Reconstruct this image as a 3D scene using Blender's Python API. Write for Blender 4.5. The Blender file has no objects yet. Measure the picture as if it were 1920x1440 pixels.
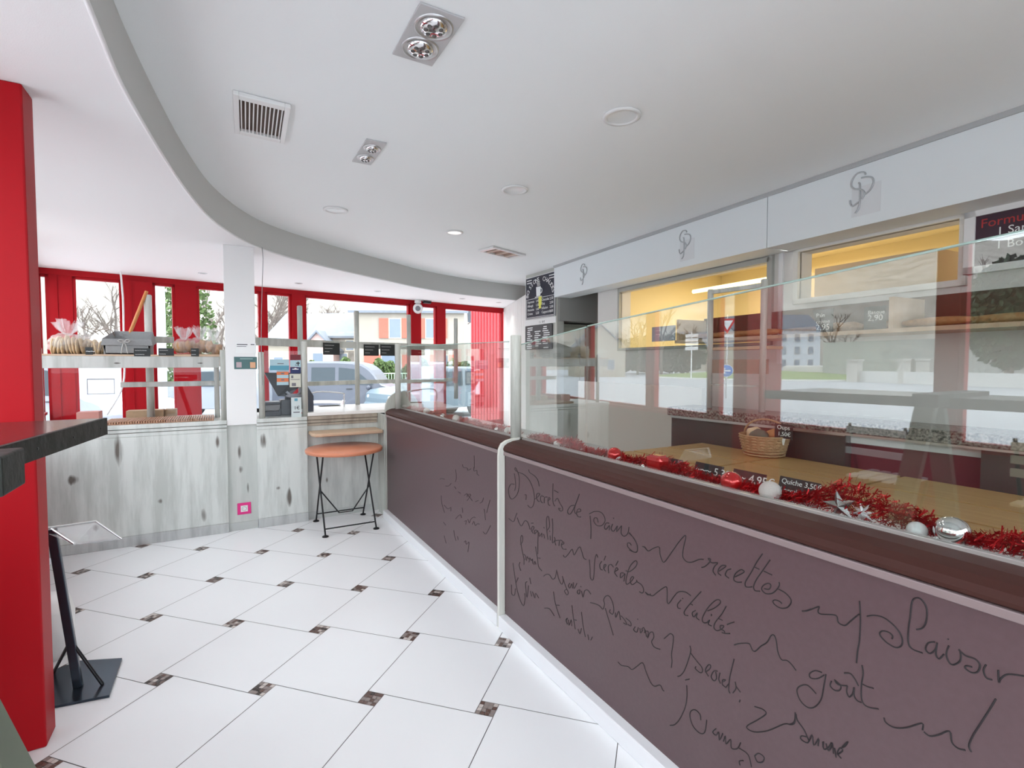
import bpy, bmesh, math, random
from math import pi, sin, cos, radians, hypot, atan2
from mathutils import Vector, Matrix
random.seed(7)
S = bpy.context.scene
COL = S.collection

# ------------------------------------------------------------------ camera, sky, exposure
# x runs along the sales counter (towards the camera), y away from the shop windows
# towards the kitchen wall, z up.  Counter front is the plane y = 0.
CAM = Vector((2.465, -1.37, 1.5)); FW = Vector((-0.869, 0.495, 0)); RT = Vector((0.495, 0.869, 0))
F = 950.0; PIT = radians(2.3)
cd = bpy.data.cameras.new('camera'); cam = bpy.data.objects.new('camera', cd); COL.objects.link(cam)
cam.location = CAM; cam.rotation_euler = (pi/2 - PIT, 0, atan2(0.869, 0.495))
cd.sensor_width = 36; cd.lens = F/1920*36; cd.clip_start = 0.02; cd.clip_end = 900
S.camera = cam
w = bpy.data.worlds.new('world'); S.world = w; w.use_nodes = True
bg = w.node_tree.nodes['Background']; bg.inputs[0].default_value = (0.90, 0.955, 1.0, 1); bg.inputs[1].default_value = 5.5
S.view_settings.view_transform = 'Standard'; S.view_settings.look = 'None'
S.view_settings.gamma = 1; S.view_settings.use_curve_mapping = False
S.view_settings.exposure = 0.12
def area(name, loc, rot, sx, sy, power, col=(1, 1, 1)):
    l = bpy.data.lights.new(name, 'AREA'); l.shape = 'RECTANGLE'; l.size = sx; l.size_y = sy
    l.energy = power; l.color = col
    o = bpy.data.objects.new(name, l); COL.objects.link(o); o.location = loc; o.rotation_euler = rot
    return o
def spot(name, loc, power, r=0.06, col=(1, 0.97, 0.93), ang=150):
    l = bpy.data.lights.new(name, 'SPOT'); l.energy = power; l.shadow_soft_size = r; l.color = col
    l.spot_size = radians(ang); l.spot_blend = 0.8
    o = bpy.data.objects.new(name, l); COL.objects.link(o); o.location = loc
    return o

def ray(px, py):
    a = (px-960)/F; b = -(py-720)/F
    return RT*a + FW*(cos(PIT)+b*sin(PIT)) + Vector((0, 0, -sin(PIT)+b*cos(PIT)))
def at(px, py, x=None, y=None, z=None, d=None):
    r = ray(px, py)
    if x is not None: t = (x-CAM.x)/r.x
    elif y is not None: t = (y-CAM.y)/r.y
    elif z is not None: t = (z-CAM.z)/r.z
    else: t = d
    return CAM + r*t
def vdir(px, refl=False):
    k = (px-960)/F; v = FW + RT*k
    if refl: v = Vector((v.x, -v.y, 0))
    return v
def out(px, d): return Vector((CAM.x, CAM.y, 0)) + vdir(px)*d          # point seen straight through
def outr(px, d): return Vector((CAM.x, 1.61, 0)) + vdir(px, True)*d    # point seen mirrored in the glass guard

# ------------------------------------------------------------------ materials
MATS = {}
def mat(name, col, rough=0.5, metal=0.0, noise=None, bump=0.0, bscale=40, emis=0, alpha=1, stretch=(1, 1, 1), col2=None, coat=0, spec=None):
    if name in MATS: return MATS[name]
    m = bpy.data.materials.new(name); m.use_nodes = True; nt = m.node_tree; N = nt.nodes; L = nt.links
    b = N['Principled BSDF']; b.inputs['Base Color'].default_value = (*col, 1); b.inputs['Roughness'].default_value = rough
    b.inputs['Metallic'].default_value = metal
    if coat: b.inputs['Coat Weight'].default_value = coat; b.inputs['Coat Roughness'].default_value = 0.1
    if spec is not None: b.inputs['Specular IOR Level'].default_value = spec
    if alpha < 1: b.inputs['Alpha'].default_value = alpha
    if emis: b.inputs['Emission Color'].default_value = (*col, 1); b.inputs['Emission Strength'].default_value = emis
    g = N.new('ShaderNodeNewGeometry'); mp = N.new('ShaderNodeMapping'); mp.inputs['Scale'].default_value = stretch
    L.new(g.outputs['Position'], mp.inputs[0])
    if noise or col2:
        sc, am = noise or (6, 0.5)
        n = N.new('ShaderNodeTexNoise'); n.inputs['Scale'].default_value = sc; n.inputs['Detail'].default_value = 5
        L.new(mp.outputs[0], n.inputs['Vector'])
        r = N.new('ShaderNodeValToRGB'); r.color_ramp.elements[0].position = 0.5-am*0.5; r.color_ramp.elements[1].position = 0.5+am*0.5
        c2 = col2 or tuple(c*0.8 for c in col)
        r.color_ramp.elements[0].color = (*c2, 1); r.color_ramp.elements[1].color = (*col, 1)
        L.new(n.outputs[0], r.inputs[0]); L.new(r.outputs[0], b.inputs['Base Color'])
    if bump:
        n2 = N.new('ShaderNodeTexNoise'); n2.inputs['Scale'].default_value = bscale; n2.inputs['Detail'].default_value = 3
        L.new(mp.outputs[0], n2.inputs['Vector']); bp = N.new('ShaderNodeBump'); bp.inputs['Strength'].default_value = bump
        bp.inputs['Distance'].default_value = 0.01; L.new(n2.outputs[0], bp.inputs['Height']); L.new(bp.outputs[0], b.inputs['Normal'])
    MATS[name] = m; return m

def knotty(name, knots, axis='y', col=(0.66, 0.69, 0.66), col2=(0.50, 0.53, 0.50)):
    """Limed planks, grey streaks along the grain, dark knots at given (u, z, half width, half height)."""
    m = bpy.data.materials.new(name); m.use_nodes = True; nt = m.node_tree; N = nt.nodes; L = nt.links
    b = N['Principled BSDF']; b.inputs['Roughness'].default_value = 0.45
    g = N.new('ShaderNodeNewGeometry'); sep = N.new('ShaderNodeSeparateXYZ'); L.new(g.outputs['Position'], sep.inputs[0])
    mp = N.new('ShaderNodeMapping'); mp.inputs['Scale'].default_value = (1, 1, 0.12); L.new(g.outputs['Position'], mp.inputs[0])
    n = N.new('ShaderNodeTexNoise'); n.inputs['Scale'].default_value = 9; n.inputs['Detail'].default_value = 8; n.inputs['Roughness'].default_value = 0.65
    L.new(mp.outputs[0], n.inputs['Vector'])
    r = N.new('ShaderNodeValToRGB'); r.color_ramp.elements[0].position = 0.38; r.color_ramp.elements[1].position = 0.56
    r.color_ramp.elements[0].color = (*col2, 1); r.color_ramp.elements[1].color = (*col, 1); L.new(n.outputs[0], r.inputs[0])
    acc = None
    def mth(op, a, bb=None, clamp=False):
        x = N.new('ShaderNodeMath'); x.operation = op; x.use_clamp = clamp
        for i, v in enumerate((a, bb)):
            if v is None: continue
            if isinstance(v, (int, float)): x.inputs[i].default_value = v
            else: L.new(v, x.inputs[i])
        return x.outputs[0]
    U = sep.outputs['XYZ'.index(axis.upper())]; Z = sep.outputs[2]
    n3 = N.new('ShaderNodeTexNoise'); n3.inputs['Scale'].default_value = 30; L.new(mp.outputs[0], n3.inputs['Vector'])
    wob = mth('MULTIPLY', mth('SUBTRACT', n3.outputs[0], 0.45), 2.2)
    for (u0, z0, a, h) in knots:
        du = mth('DIVIDE', mth('SUBTRACT', U, u0), a); dz = mth('DIVIDE', mth('SUBTRACT', Z, z0), h)
        q = mth('ADD', mth('MULTIPLY', du, du), mth('MULTIPLY', dz, dz))
        v = mth('SUBTRACT', 1.0, mth('ADD', mth('MULTIPLY', q, 1.2), wob), True)
        acc = v if acc is None else mth('MAXIMUM', acc, v)
    if acc is not None:
        mx = N.new('ShaderNodeMix'); mx.data_type = 'RGBA'; L.new(mth('MULTIPLY', acc, 1.1, True), mx.inputs[0])
        L.new(r.outputs[0], mx.inputs[6]); mx.inputs[7].default_value = (0.13, 0.115, 0.10, 1); L.new(mx.outputs[2], b.inputs['Base Color'])
    else: L.new(r.outputs[0], b.inputs['Base Color'])
    MATS[name] = m; return m

def glass(name, refl=0.12, tint=(0.95, 0.98, 0.96), rough=0.0, mult=2.0):
    m = bpy.data.materials.new(name); m.use_nodes = True; nt = m.node_tree; N = nt.nodes; L = nt.links
    N.remove(N['Principled BSDF']); o = N['Material Output']
    t = N.new('ShaderNodeBsdfTransparent'); t.inputs[0].default_value = (*tint, 1)
    g = N.new('ShaderNodeBsdfGlossy'); g.inputs['Roughness'].default_value = rough
    a = N.new('ShaderNodeMath'); a.operation = 'MULTIPLY_ADD'; a.inputs[1].default_value = mult; a.inputs[2].default_value = refl; a.use_clamp = True
    # same reflectance on both faces
    lw = N.new('ShaderNodeLayerWeight'); lw.inputs[0].default_value = 0.5
    pw = N.new('ShaderNodeMath'); pw.operation = 'POWER'; pw.inputs[1].default_value = 4.0; L.new(lw.outputs['Facing'], pw.inputs[0]); L.new(pw.outputs[0], a.inputs[0])
    mx = N.new('ShaderNodeMixShader'); L.new(a.outputs[0], mx.inputs[0]); L.new(t.outputs[0], mx.inputs[1]); L.new(g.outputs[0], mx.inputs[2])
    L.new(mx.outputs[0], o.inputs[0]); MATS[name] = m; return m

WHITE = mat('white plaster', (0.90, 0.92, 0.92), 0.8, bump=0.05, bscale=220)
SOFF = mat('soffit plaster', (0.88, 0.87, 0.87), 0.75, bump=0.05, bscale=220)
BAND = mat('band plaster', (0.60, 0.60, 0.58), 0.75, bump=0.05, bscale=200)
RED = mat('red lacquer', (0.41, 0.003, 0.009), 0.45, noise=(3, 0.9), spec=.2, col2=(0.37, 0.002, 0.007))
REDD = mat('dark red panel', (0.20, 0.012, 0.018), 0.35)
GREYP = mat('grey fascia laminate', (0.80, 0.84, 0.85), 0.45)
GREYD = mat('grey box laminate', (0.36, 0.36, 0.34), 0.6)
TUBE = knotty('limed round post', [], col=(0.60, 0.61, 0.56), col2=(0.40, 0.41, 0.37))
GLASS = glass('counter glass', 0.135, (0.965, 0.985, 0.975), mult=0.9)
WGLASS = glass('window glass', 0.015, (0.97, 0.98, 0.99), mult=0.9)
EDGE = mat('glass edge', (0.45, 0.62, 0.56), 0.15, alpha=0.75)
MAR = mat('maroon laminate', (0.105, 0.062, 0.068), 0.36, noise=(60, 0.6), col2=(0.09, 0.052, 0.057))
MARD = mat('brown ledge', (0.055, 0.020, 0.016), 0.5, spec=.15)
INK = mat('engraved black', (0.012, 0.008, 0.01), 0.6)
BLACK = mat('black', (0.012, 0.012, 0.014), 0.35)
SLATE = mat('chalkboard', (0.02, 0.024, 0.024), 0.6)
CHALK = mat('chalk white', (0.85, 0.85, 0.82), 0.8)
PAPER = mat('paper', (0.85, 0.87, 0.86), 0.7)
IRON = mat('black iron', (0.02, 0.02, 0.022), 0.4, metal=0.6)
STEEL = mat('brushed steel', (0.62, 0.62, 0.62), 0.3, metal=1.0)
CHROME = mat('chrome', (0.85, 0.85, 0.86), 0.06, metal=1.0)
PLAST = mat('white plastic', (0.82, 0.82, 0.81), 0.35)
BOARDW = mat('light wood', (0.62, 0.45, 0.31), 0.45, noise=(14, 0.8), stretch=(0.3, 1, 1), col2=(0.50, 0.35, 0.23))
CARD = mat('cardboard', (0.45, 0.30, 0.18), 0.8, noise=(30, 0.6))
CRUST = mat('bread crust', (0.55, 0.30, 0.12), 0.6, noise=(40, 0.8), col2=(0.33, 0.15, 0.05), bump=0.4, bscale=90)
CRUMB = mat('bread crumb', (0.80, 0.66, 0.45), 0.8, noise=(60, 0.7), col2=(0.62, 0.45, 0.26), bump=0.4, bscale=120)
CELLO = mat('cellophane', (0.93, 0.93, 0.93), 0.12, alpha=0.2)
FELT = mat('grey felt', (0.36, 0.37, 0.37), 0.95, noise=(120, 0.9), bump=0.5, bscale=300)
WICK = mat('wicker', (0.50, 0.36, 0.20), 0.7, noise=(60, 0.9), col2=(0.30, 0.19, 0.09), bump=0.6, bscale=120)
TINSEL = mat('red tinsel', (0.50, 0.005, 0.008), 0.25, metal=0.55)
GRAN = mat('granite', (0.30, 0.27, 0.24), 0.25, noise=(80, 0.3), col2=(0.02, 0.018, 0.017))

# ------------------------------------------------------------------ mesh builder
class MB:
    def __init__(s): s.v = []; s.f = []; s.m = []; s.sm = []
    def add(s, vs, fs, mi=0, sm=False):
        o = len(s.v); s.v += [Vector(p) for p in vs]
        for f in fs: s.f.append([i+o for i in f]); s.m.append(mi); s.sm.append(sm)
        return s
    def box(s, a, b, mi=0):
        x0, y0, z0 = (min(a[i], b[i]) for i in range(3)); x1, y1, z1 = (max(a[i], b[i]) for i in range(3))
        return s.add([(x0, y0, z0), (x1, y0, z0), (x1, y1, z0), (x0, y1, z0), (x0, y0, z1), (x1, y0, z1), (x1, y1, z1), (x0, y1, z1)],
                     [(0, 3, 2, 1), (4, 5, 6, 7), (0, 1, 5, 4), (1, 2, 6, 5), (2, 3, 7, 6), (3, 0, 4, 7)], mi)
    def bar(s, p, q, wd, h, mi=0, up=(0, 0, 1)):
        """box beam from p to q, width wd across, height h along up"""
        p, q = Vector(p), Vector(q); d = (q-p).normalized(); u = Vector(up)
        sd = d.cross(u)
        if sd.length < 1e-4: u = Vector((0, 1, 0)); sd = d.cross(u)
        sd.normalize(); u = sd.cross(d).normalized()
        vs = []
        for c in (p, q):
            for a, b in ((-1, -1), (1, -1), (1, 1), (-1, 1)): vs.append(c + sd*wd/2*a + u*h/2*b)
        return s.add(vs, [(0, 3, 2, 1), (4, 5, 6, 7), (0, 1, 5, 4), (1, 2, 6, 5), (2, 3, 7, 6), (3, 0, 4, 7)], mi)
    def tube(s, pts, r, seg=10, mi=0, cap=True, closed=False, flat=1.0):
        pts = [Vector(p) for p in pts]; n = len(pts); rs = r if isinstance(r, (list, tuple)) else [r]*n
        rings = []; up = None
        for i, p in enumerate(pts):
            if closed: t = pts[(i+1) % n]-pts[i-1]
            else: t = pts[min(i+1, n-1)]-pts[max(i-1, 0)]
            if t.length < 1e-9: t = Vector((0, 0, 1))
            t.normalize()
            if up is None: up = Vector((0, 0, 1)) if abs(t.z) < 0.9 else Vector((1, 0, 0))
            a = t.cross(up)
            if a.length < 1e-5: a = t.cross(Vector((0.3, 0.5, 0.8)))
            a.normalize(); b = a.cross(t).normalized(); up = b
            rings.append([p + a*rs[i]*cos(2*pi*k/seg) + b*rs[i]*flat*sin(2*pi*k/seg) for k in range(seg)])
        vs = [v for rg in rings for v in rg]; fs = []
        m = n if closed else n-1
        for i in range(m):
            j = (i+1) % n
            for k in range(seg):
                k2 = (k+1) % seg; fs.append((i*seg+k, i*seg+k2, j*seg+k2, j*seg+k))
        s.add(vs, fs, mi, True)
        if cap and not closed: s.add(rings[0], [tuple(range(seg))][::1], mi); s.add(rings[-1], [tuple(range(seg-1, -1, -1))], mi)
        return s
    def cyl(s, p, q, r, r2=None, seg=20, mi=0):
        return s.tube([p, q], [r, r if r2 is None else r2], seg, mi)
    def lathe(s, prof, c, seg=24, mi=0, ax=None):
        """prof [(r, h)] about c, axis +z unless ax given"""
        c = Vector(c); A = Vector(ax).normalized() if ax else Vector((0, 0, 1))
        X = A.orthogonal().normalized() if ax else Vector((1, 0, 0)); Y = A.cross(X)
        vs = []; fs = []
        for r, h in prof:
            for k in range(seg):
                a = 2*pi*k/seg; vs.append(c + A*h + (X*cos(a)+Y*sin(a))*max(r, 1e-5))
        for i in range(len(prof)-1):
            for k in range(seg):
                k2 = (k+1) % seg; fs.append((i*seg+k, i*seg+k2, (i+1)*seg+k2, (i+1)*seg+k))
        return s.add(vs, fs, mi, True)
    def prism(s, poly, o, ax, ay, th, mi=0):
        """polygon in the plane (o, ax, ay), thickened by vector th"""
        o, ax, ay, th = Vector(o), Vector(ax), Vector(ay), Vector(th); n = len(poly)
        b = [o+ax*u+ay*v for u, v in poly]; t = [p+th for p in b]
        return s.add(b+t, [tuple(range(n-1, -1, -1)), tuple(range(n, 2*n))]+[(i, (i+1) % n, (i+1) % n+n, i+n) for i in range(n)], mi)
    def ell(s, c, r, seg=20, rings=12, mi=0, warp=None):
        rx, ry, rz = (r, r, r) if isinstance(r, (int, float)) else r; vs = []; fs = []
        for i in range(rings+1):
            th = pi*i/rings
            for k in range(seg):
                a = 2*pi*k/seg; v = Vector((sin(th)*cos(a), sin(th)*sin(a), cos(th)))
                if warp: v = v*warp(v)
                vs.append(Vector(c)+Vector((v.x*rx, v.y*ry, v.z*rz)))
        for i in range(rings):
            for k in range(seg):
                k2 = (k+1) % seg; fs.append((i*seg+k, (i+1)*seg+k, (i+1)*seg+k2, i*seg+k2))
        return s.add(vs, fs, mi, True)
    def rot(s, ang, c, axis='Z', since=0):
        R = Matrix.Rotation(ang, 3, axis); c = Vector(c)
        for i in range(since, len(s.v)): s.v[i] = c + R @ (s.v[i]-c)
        return s
    def obj(s, name, mats, parent=None, bevel=0, **props):
        if not isinstance(mats, (list, tuple)): mats = [mats]
        if parent is not None:
            off = Vector((0, 0, 0)); q = parent
            while q: off += q.location; q = q.parent
        else:
            n = max(1, len(s.v)); xs = [v.x for v in s.v]; ys = [v.y for v in s.v]; zs = [v.z for v in s.v]
            off = Vector(((min(xs)+max(xs))/2, (min(ys)+max(ys))/2, min(zs)))
        me = bpy.data.meshes.new(name); me.from_pydata([tuple(v-off) for v in s.v], [], s.f)
        for m in mats: me.materials.append(m)
        me.polygons.foreach_set('material_index', s.m); me.polygons.foreach_set('use_smooth', s.sm); me.update()
        bm = bmesh.new(); bm.from_mesh(me); bmesh.ops.recalc_face_normals(bm, faces=bm.faces); bm.to_mesh(me); bm.free()
        o = bpy.data.objects.new(name, me); COL.objects.link(o)
        if parent is not None: o.parent = parent
        else: o.location = off
        if bevel:
            b = o.modifiers.new('bevel', 'BEVEL'); b.width = bevel; b.segments = 2; b.limit_method = 'ANGLE'; b.angle_limit = radians(40)
        tagp(o, **props); return o
def tagp(o, label=None, cat=None, group=None, kind=None):
    if label: o['label'] = label
    if cat: o['category'] = cat
    if group: o['group'] = group
    if kind: o['kind'] = kind
    return o
def thing(name, loc, label, cat, group=None):
    o = bpy.data.objects.new(name, None); COL.objects.link(o); o.location = loc; o.empty_display_size = 0.05
    return tagp(o, label, cat, group)
def copy_tree(o, parent=None):
    c = o.copy(); COL.objects.link(c); c.parent = parent
    for ch in o.children: copy_tree(ch, c)
    return c
def writing(name, s, size, o, ax, ay, m, parent, align='LEFT', ext=0.0006, shear=0, lab=None, space=1.0):
    """letters lying in the plane (o, ax, ay); a part of parent"""
    cu = bpy.data.curves.new(name, 'FONT'); cu.body = s; cu.size = size; cu.extrude = ext; cu.align_x = align; cu.shear = shear; cu.space_line = space
    cu.resolution_u = 3
    t = bpy.data.objects.new(name, cu); me = bpy.data.meshes.new_from_object(t); bpy.data.objects.remove(t)
    ax = Vector(ax).normalized(); ay = Vector(ay).normalized(); az = ax.cross(ay)
    M = Matrix((ax, ay, az)).transposed().to_4x4(); M.translation = Vector(o)
    b = MB(); b.add([M @ v.co for v in me.vertices], [tuple(p.vertices) for p in me.polygons])
    bpy.data.meshes.remove(me)
    return b.obj(name, m, parent, label=lab)
def crv(pts, n=6):
    """Catmull-Rom through 2-D or 3-D points"""
    P = [Vector(p) for p in pts]; P = [P[0]]+P+[P[-1]]; o = []
    for i in range(1, len(P)-2):
        for k in range(n):
            t = k/n; a, b, c, d = P[i-1], P[i], P[i+1], P[i+2]
            o.append(0.5*((2*b)+(c-a)*t+(2*a-5*b+4*c-d)*t*t+(3*b-a-3*c+d)*t**3))
    o.append(P[-2]); return o
X = Vector((1, 0, 0)); Y = Vector((0, 1, 0)); Z = Vector((0, 0, 1))

# ------------------------------------------------------------------ room shell
class Seg:
    """a vertical wall plane through plan points a, b; u runs from a to b, side = outward thickness sign"""
    def __init__(s, a, b, side=1):
        s.a = Vector((*a, 0)); s.b = Vector((*b, 0)); s.d = (s.b-s.a); s.L = s.d.length; s.d.normalize()
        s.n = Vector((-s.d.y, s.d.x, 0))*side
    def p(s, u, z=0, off=0): return s.a + s.d*u + Z*z + s.n*off
    def u(s, px, refl=False):
        o = Vector((CAM.x, CAM.y if not refl else 1.61, 0)); v = vdir(px, refl)
        # o + v t = a + d u
        m = v.x*(-s.d.y) + v.y*s.d.x; q = s.a-o
        t = (q.x*(-s.d.y)+q.y*s.d.x)/m; r = o+v*t-s.a; return r.dot(s.d)
    def us(s, x): return (x-s.a.x)/s.d.x
    def at(s, px, py, off=0):
        r = ray(px, py); q = s.a+s.n*off-CAM; t = q.dot(s.n)/r.dot(s.n); return CAM+r*t
    def box(s, mb, u0, u1, z0, z1, off0=0, off1=0.1, mi=0):
        return mb.prism([(u0, z0), (u1, z0), (u1, z1), (u0, z1)], s.a+s.n*off0, s.d, Z, s.n*(off1-off0), mi)
def struct(mb, name, m, parent=None, bevel=0, **k):
    return mb.obj(name, m, parent, bevel, kind='structure' if parent is None else None, **k)
ZC, ZS = 2.79, 2.54
CD = Seg((-4.85, -3.10), (-5.93, 3.24), 1); AB = Seg((4.2, -2.5), (-0.3, -2.5), -1); BC = Seg((-0.3, -2.5), (-4.85, -3.10), -1)
BC.n = Vector((BC.d.y, -BC.d.x, 0)); BC.n = BC.n if BC.n.y < 0 else -BC.n
AB.n = Vector((0, -1, 0)); CD.n = CD.n if CD.n.x < 0 else -CD.n

# floor: pinwheel of large white tiles and small mosaic squares
def build_floor():
    s = 0.5272294; yaw = -0.129075966
    def P(r, f): return Vector((CAM.x, CAM.y, 0)) + RT*r + FW*f
    o = P(-1.7451549, 1.826492); vj = RT*cos(yaw)*s + FW*sin(yaw)*s; vi = -RT*sin(yaw)*s + FW*cos(yaw)*s
    th = math.atan(0.16); b = s*sin(th); a = s*cos(th)
    def rotv(v, t): return Vector((v.x*cos(t)-v.y*sin(t), v.x*sin(t)+v.y*cos(t), 0))
    u = rotv(vj, -th).normalized(); v = rotv(vi, -th).normalized()
    mb = MB(); g = 0.0018; zt = 0.0
    mb.add([(-6.4, -3.4, -0.004), (4.3, -3.4, -0.004), (4.3, 3.6, -0.004), (-6.4, 3.6, -0.004)], [(0, 1, 2, 3)], 1)
    R = random.Random(3)
    def quad(c, x0, x1, y0, y1, z, mi):
        p = [c+u*x0+v*y0, c+u*x1+v*y0, c+u*x1+v*y1, c+u*x0+v*y1]
        mb.add([(q.x, q.y, z) for q in p], [(0, 1, 2, 3)], mi)
    for i in range(-12, 16):
        for j in range(-14, 16):
            c = o + vi*i + vj*j
            if not (-6.8 < c.x < 4.8 and -3.9 < c.y < 3.8): continue
            quad(c, -b/2-a+g, -b/2-g, -b/2+g, -b/2+a-g, zt, 0)
            n = 4; st = b/n
            for p in range(n):
                for q in range(n):
                    quad(c, -b/2+p*st+.0012, -b/2+(p+1)*st-.0012, -b/2+q*st+.0012, -b/2+(q+1)*st-.0012, zt, R.choice([2, 2, 3, 3, 4, 5]))
    tile = mat('white floor tile', (0.87, 0.88, 0.89), 0.32, noise=(2.5, 0.8), col2=(0.84, 0.85, 0.86), bump=0.02, bscale=60)
    ms = [tile, mat('grout', (0.30, 0.28, 0.28), 0.9), mat('mosaic brown', (0.13, 0.075, 0.06), 0.3), mat('mosaic grey', (0.30, 0.25, 0.23), 0.3),
          mat('mosaic dark', (0.05, 0.035, 0.03), 0.3), mat('mosaic pale', (0.62, 0.56, 0.52), 0.3)]
    fl = struct(mb, 'floor', ms)
    bm = bmesh.new(); bm.from_mesh(fl.data); off = fl.location
    for (co, no) in ((BC.a, BC.n), (CD.a, CD.n), (AB.a, AB.n), (Vector((4.25, 0, 0)), X), (Vector((0, 3.45, 0)), Y)):
        bmesh.ops.bisect_plane(bm, geom=bm.verts[:]+bm.edges[:]+bm.faces[:], plane_co=co+no*0.02-off, plane_no=no, clear_outer=True)
    bm.to_mesh(fl.data); bm.free()
build_floor()

# ceilings: the raised one, the lower soffit and the curved band between them
curve = crv([(4.3, -1.72), (2.2, -1.71), (0.57, -1.69), (-0.11, -1.665), (-1.2, -1.54), (-2.0, -1.37), (-2.7, -1.04), (-3.25, -0.46), (-3.87, 0.42), (-4.36, 1.2), (-4.68, 2.2), (-4.85, 3.45)], 8)
mb = MB(); mb.add([(4.3, 3.5, ZC)] + [(p.x, p.y-0.0, ZC) for p in curve], [tuple(range(len(curve)+1))]); struct(mb, 'ceiling', WHITE)
mb = MB(); outl = [(-6.05, 3.5), (-4.93, -3.2), (-0.3, -2.6), (4.3, -2.6)]
poly = [(p.x, p.y) for p in curve] + outl
mb.add([(x, y, ZS) for x, y in poly], [tuple(range(len(poly)))]); struct(mb, 'ceiling_soffit', SOFF)
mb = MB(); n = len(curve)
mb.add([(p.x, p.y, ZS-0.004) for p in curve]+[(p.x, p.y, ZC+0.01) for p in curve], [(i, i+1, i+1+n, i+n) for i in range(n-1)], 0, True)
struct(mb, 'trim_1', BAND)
mb = MB(); mb.tube([(p.x, p.y, ZS) for p in curve], 0.008, 6); struct(mb, 'trim_2', SOFF)

# window fronts -------------------------------------------------------------
def window(seg, name, u0, u1, z0, z1, fr=0.03, m=RED):
    f = MB()
    for a, b, c, d in ((u0, u0+fr, z0, z1), (u1-fr, u1, z0, z1), (u0, u1, z1-fr, z1), (u0, u1, z0, z0+fr)): seg.box(f, a, b, c, d, 0.01, 0.07)
    w_ = struct(f, name, m)
    g = MB(); seg.box(g, u0+fr, u1-fr, z0+fr, z1-fr, 0.035, 0.041); g.obj('pane', WGLASS, w_)
    return w_
wn = [0]
def wins(seg, cuts, z0, z1):
    for a, b in cuts:
        wn[0] += 1; window(seg, 'window_%d' % wn[0], a, b, z0, z1)
U = CD.u
cuts = [(0.0, U(97)), (U(141), U(234)), (U(290), U(332)), (U(372), U(492)), (U(500), U(549)), (U(573), U(770)), (U(788), U(820)), (U(834), CD.L-0.02)]
wins(CD, cuts, 0.42, 2.475)
mb = MB(); CD.box(mb, -0.05, CD.L+0.05, 2.475, ZS, -0.005, 0.12); CD.box(mb, -0.05, CD.L, 0, 0.42, -0.005, 0.12)
struct(mb, 'trim_3', RED)
for i, (a, b) in enumerate(((97, 141), (234, 290), (332, 372), (492, 500), (549, 573), (770, 788), (820, 834))):
    mb = MB(); CD.box(mb, U(a), U(b), 0.42, 2.475, -0.03 if i in (1, 4, 5) else 0.0, 0.12)
    if i == 0: CD.box(mb, U(111), U(113), 0.42, 2.475, -0.012, 0.0)
    if i == 1: CD.box(mb, U(249), U(251), 0.42, 2.475, -0.042, -0.03)
    struct(mb, 'trim_%d' % (4+i), RED)
for seg, posts in ((AB, [0.0, AB.u(2080, True)-.5, AB.u(1777, True), AB.L+.05]), (BC, [-.05, BC.u(1335, True), BC.u(1217, True), BC.u(1100, True), BC.L])):
    cu = []
    for k in range(len(posts)-1): cu.append((max(0, posts[k]+0.05), min(seg.L, posts[k+1]-0.05)))
    wins(seg, cu, 0.97, 2.46)
    mb = MB(); seg.box(mb, 0, seg.L, 0, 0.97, 0, 0.12); seg.box(mb, 0, seg.L, 2.46, ZS, 0, 0.12); struct(mb, 'wall_street' if seg is AB else 'wall_street_left', REDD)
    mb = MB(); seg.box(mb, 0, seg.L, 0.945, 0.972, -0.05, 0.01)
    for u_ in posts[1 if seg is BC else 0:(-1 if seg is AB else None)]: seg.box(mb, max(0, u_-0.05), min(seg.L, u_+0.05), 0.972, 2.46, 0, 0.1)
    struct(mb, 'trim_%d' % (12 if seg is AB else 13), RED)
mb = MB(); mb.box((4.2, -2.5, 0), (4.3, 3.5, .3)); mb.box((4.2, -2.5, 2.45), (4.3, 3.5, ZC)); mb.box((4.2, 1.9, .3), (4.3, 3.5, 2.45)); struct(mb, 'wall_rear', WHITE)
RW = Seg((4.2, 1.9), (4.2, -2.5), 1); RW.n = X.copy()
for a in (0, 1.47, 2.93):  # unseen glazing behind the camera, added to let more sky light in
    wn[0] += 1; window(RW, 'window_%d' % wn[0], a, min(a+1.5, RW.L), .3, 2.45, .05)

# panelled end wall, stub behind the menu boards, niche
DW = Seg((-5.93, 3.24), (-3.95, 2.56), 1); DW.n = DW.n if DW.n.y > 0 else -DW.n
mb = MB(); DW.box(mb, 0, DW.L, 0, ZS, 0, 0.08)
for k in range(14): DW.box(mb, k*0.15+0.004, k*0.15+0.144, 0.01, ZS-0.005, -0.012, 0)
struct(mb, 'wall_panelled', mat('white planks', (0.80, 0.78, 0.75), 0.5))
mb = MB(); mb.box((-3.95, 2.52, 0), (-3.13, 2.62, ZC)); struct(mb, 'wall_stub', mat('grey green wall', (0.52, 0.53, 0.49), 0.7))
mb = MB(); mb.box((-4.9, 3.42, 0), (-2.3, 3.5, ZC)); mb.box((-3.8, 2.62, 0), (-3.72, 3.42, 2.5)); struct(mb, 'wall_niche', mat('niche wall', (0.50, 0.44, 0.40), 0.7))
KW = Seg((-2.42, 2.70), (4.2, 2.255), 1); KW.n = KW.n if KW.n.y > 0 else -KW.n
def kx(x): return KW.us(x)
o1 = (kx(-2.07), kx(-0.14)); o2 = (kx(0.13), kx(1.14)); T = 0.14
mb = MB()
KW.box(mb, 0, o1[0], 0, ZC, 0, T); KW.box(mb, o1[1], o2[0], 0, ZC, 0, T); KW.box(mb, o2[1], KW.L, 0, ZC, 0, T)
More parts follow.
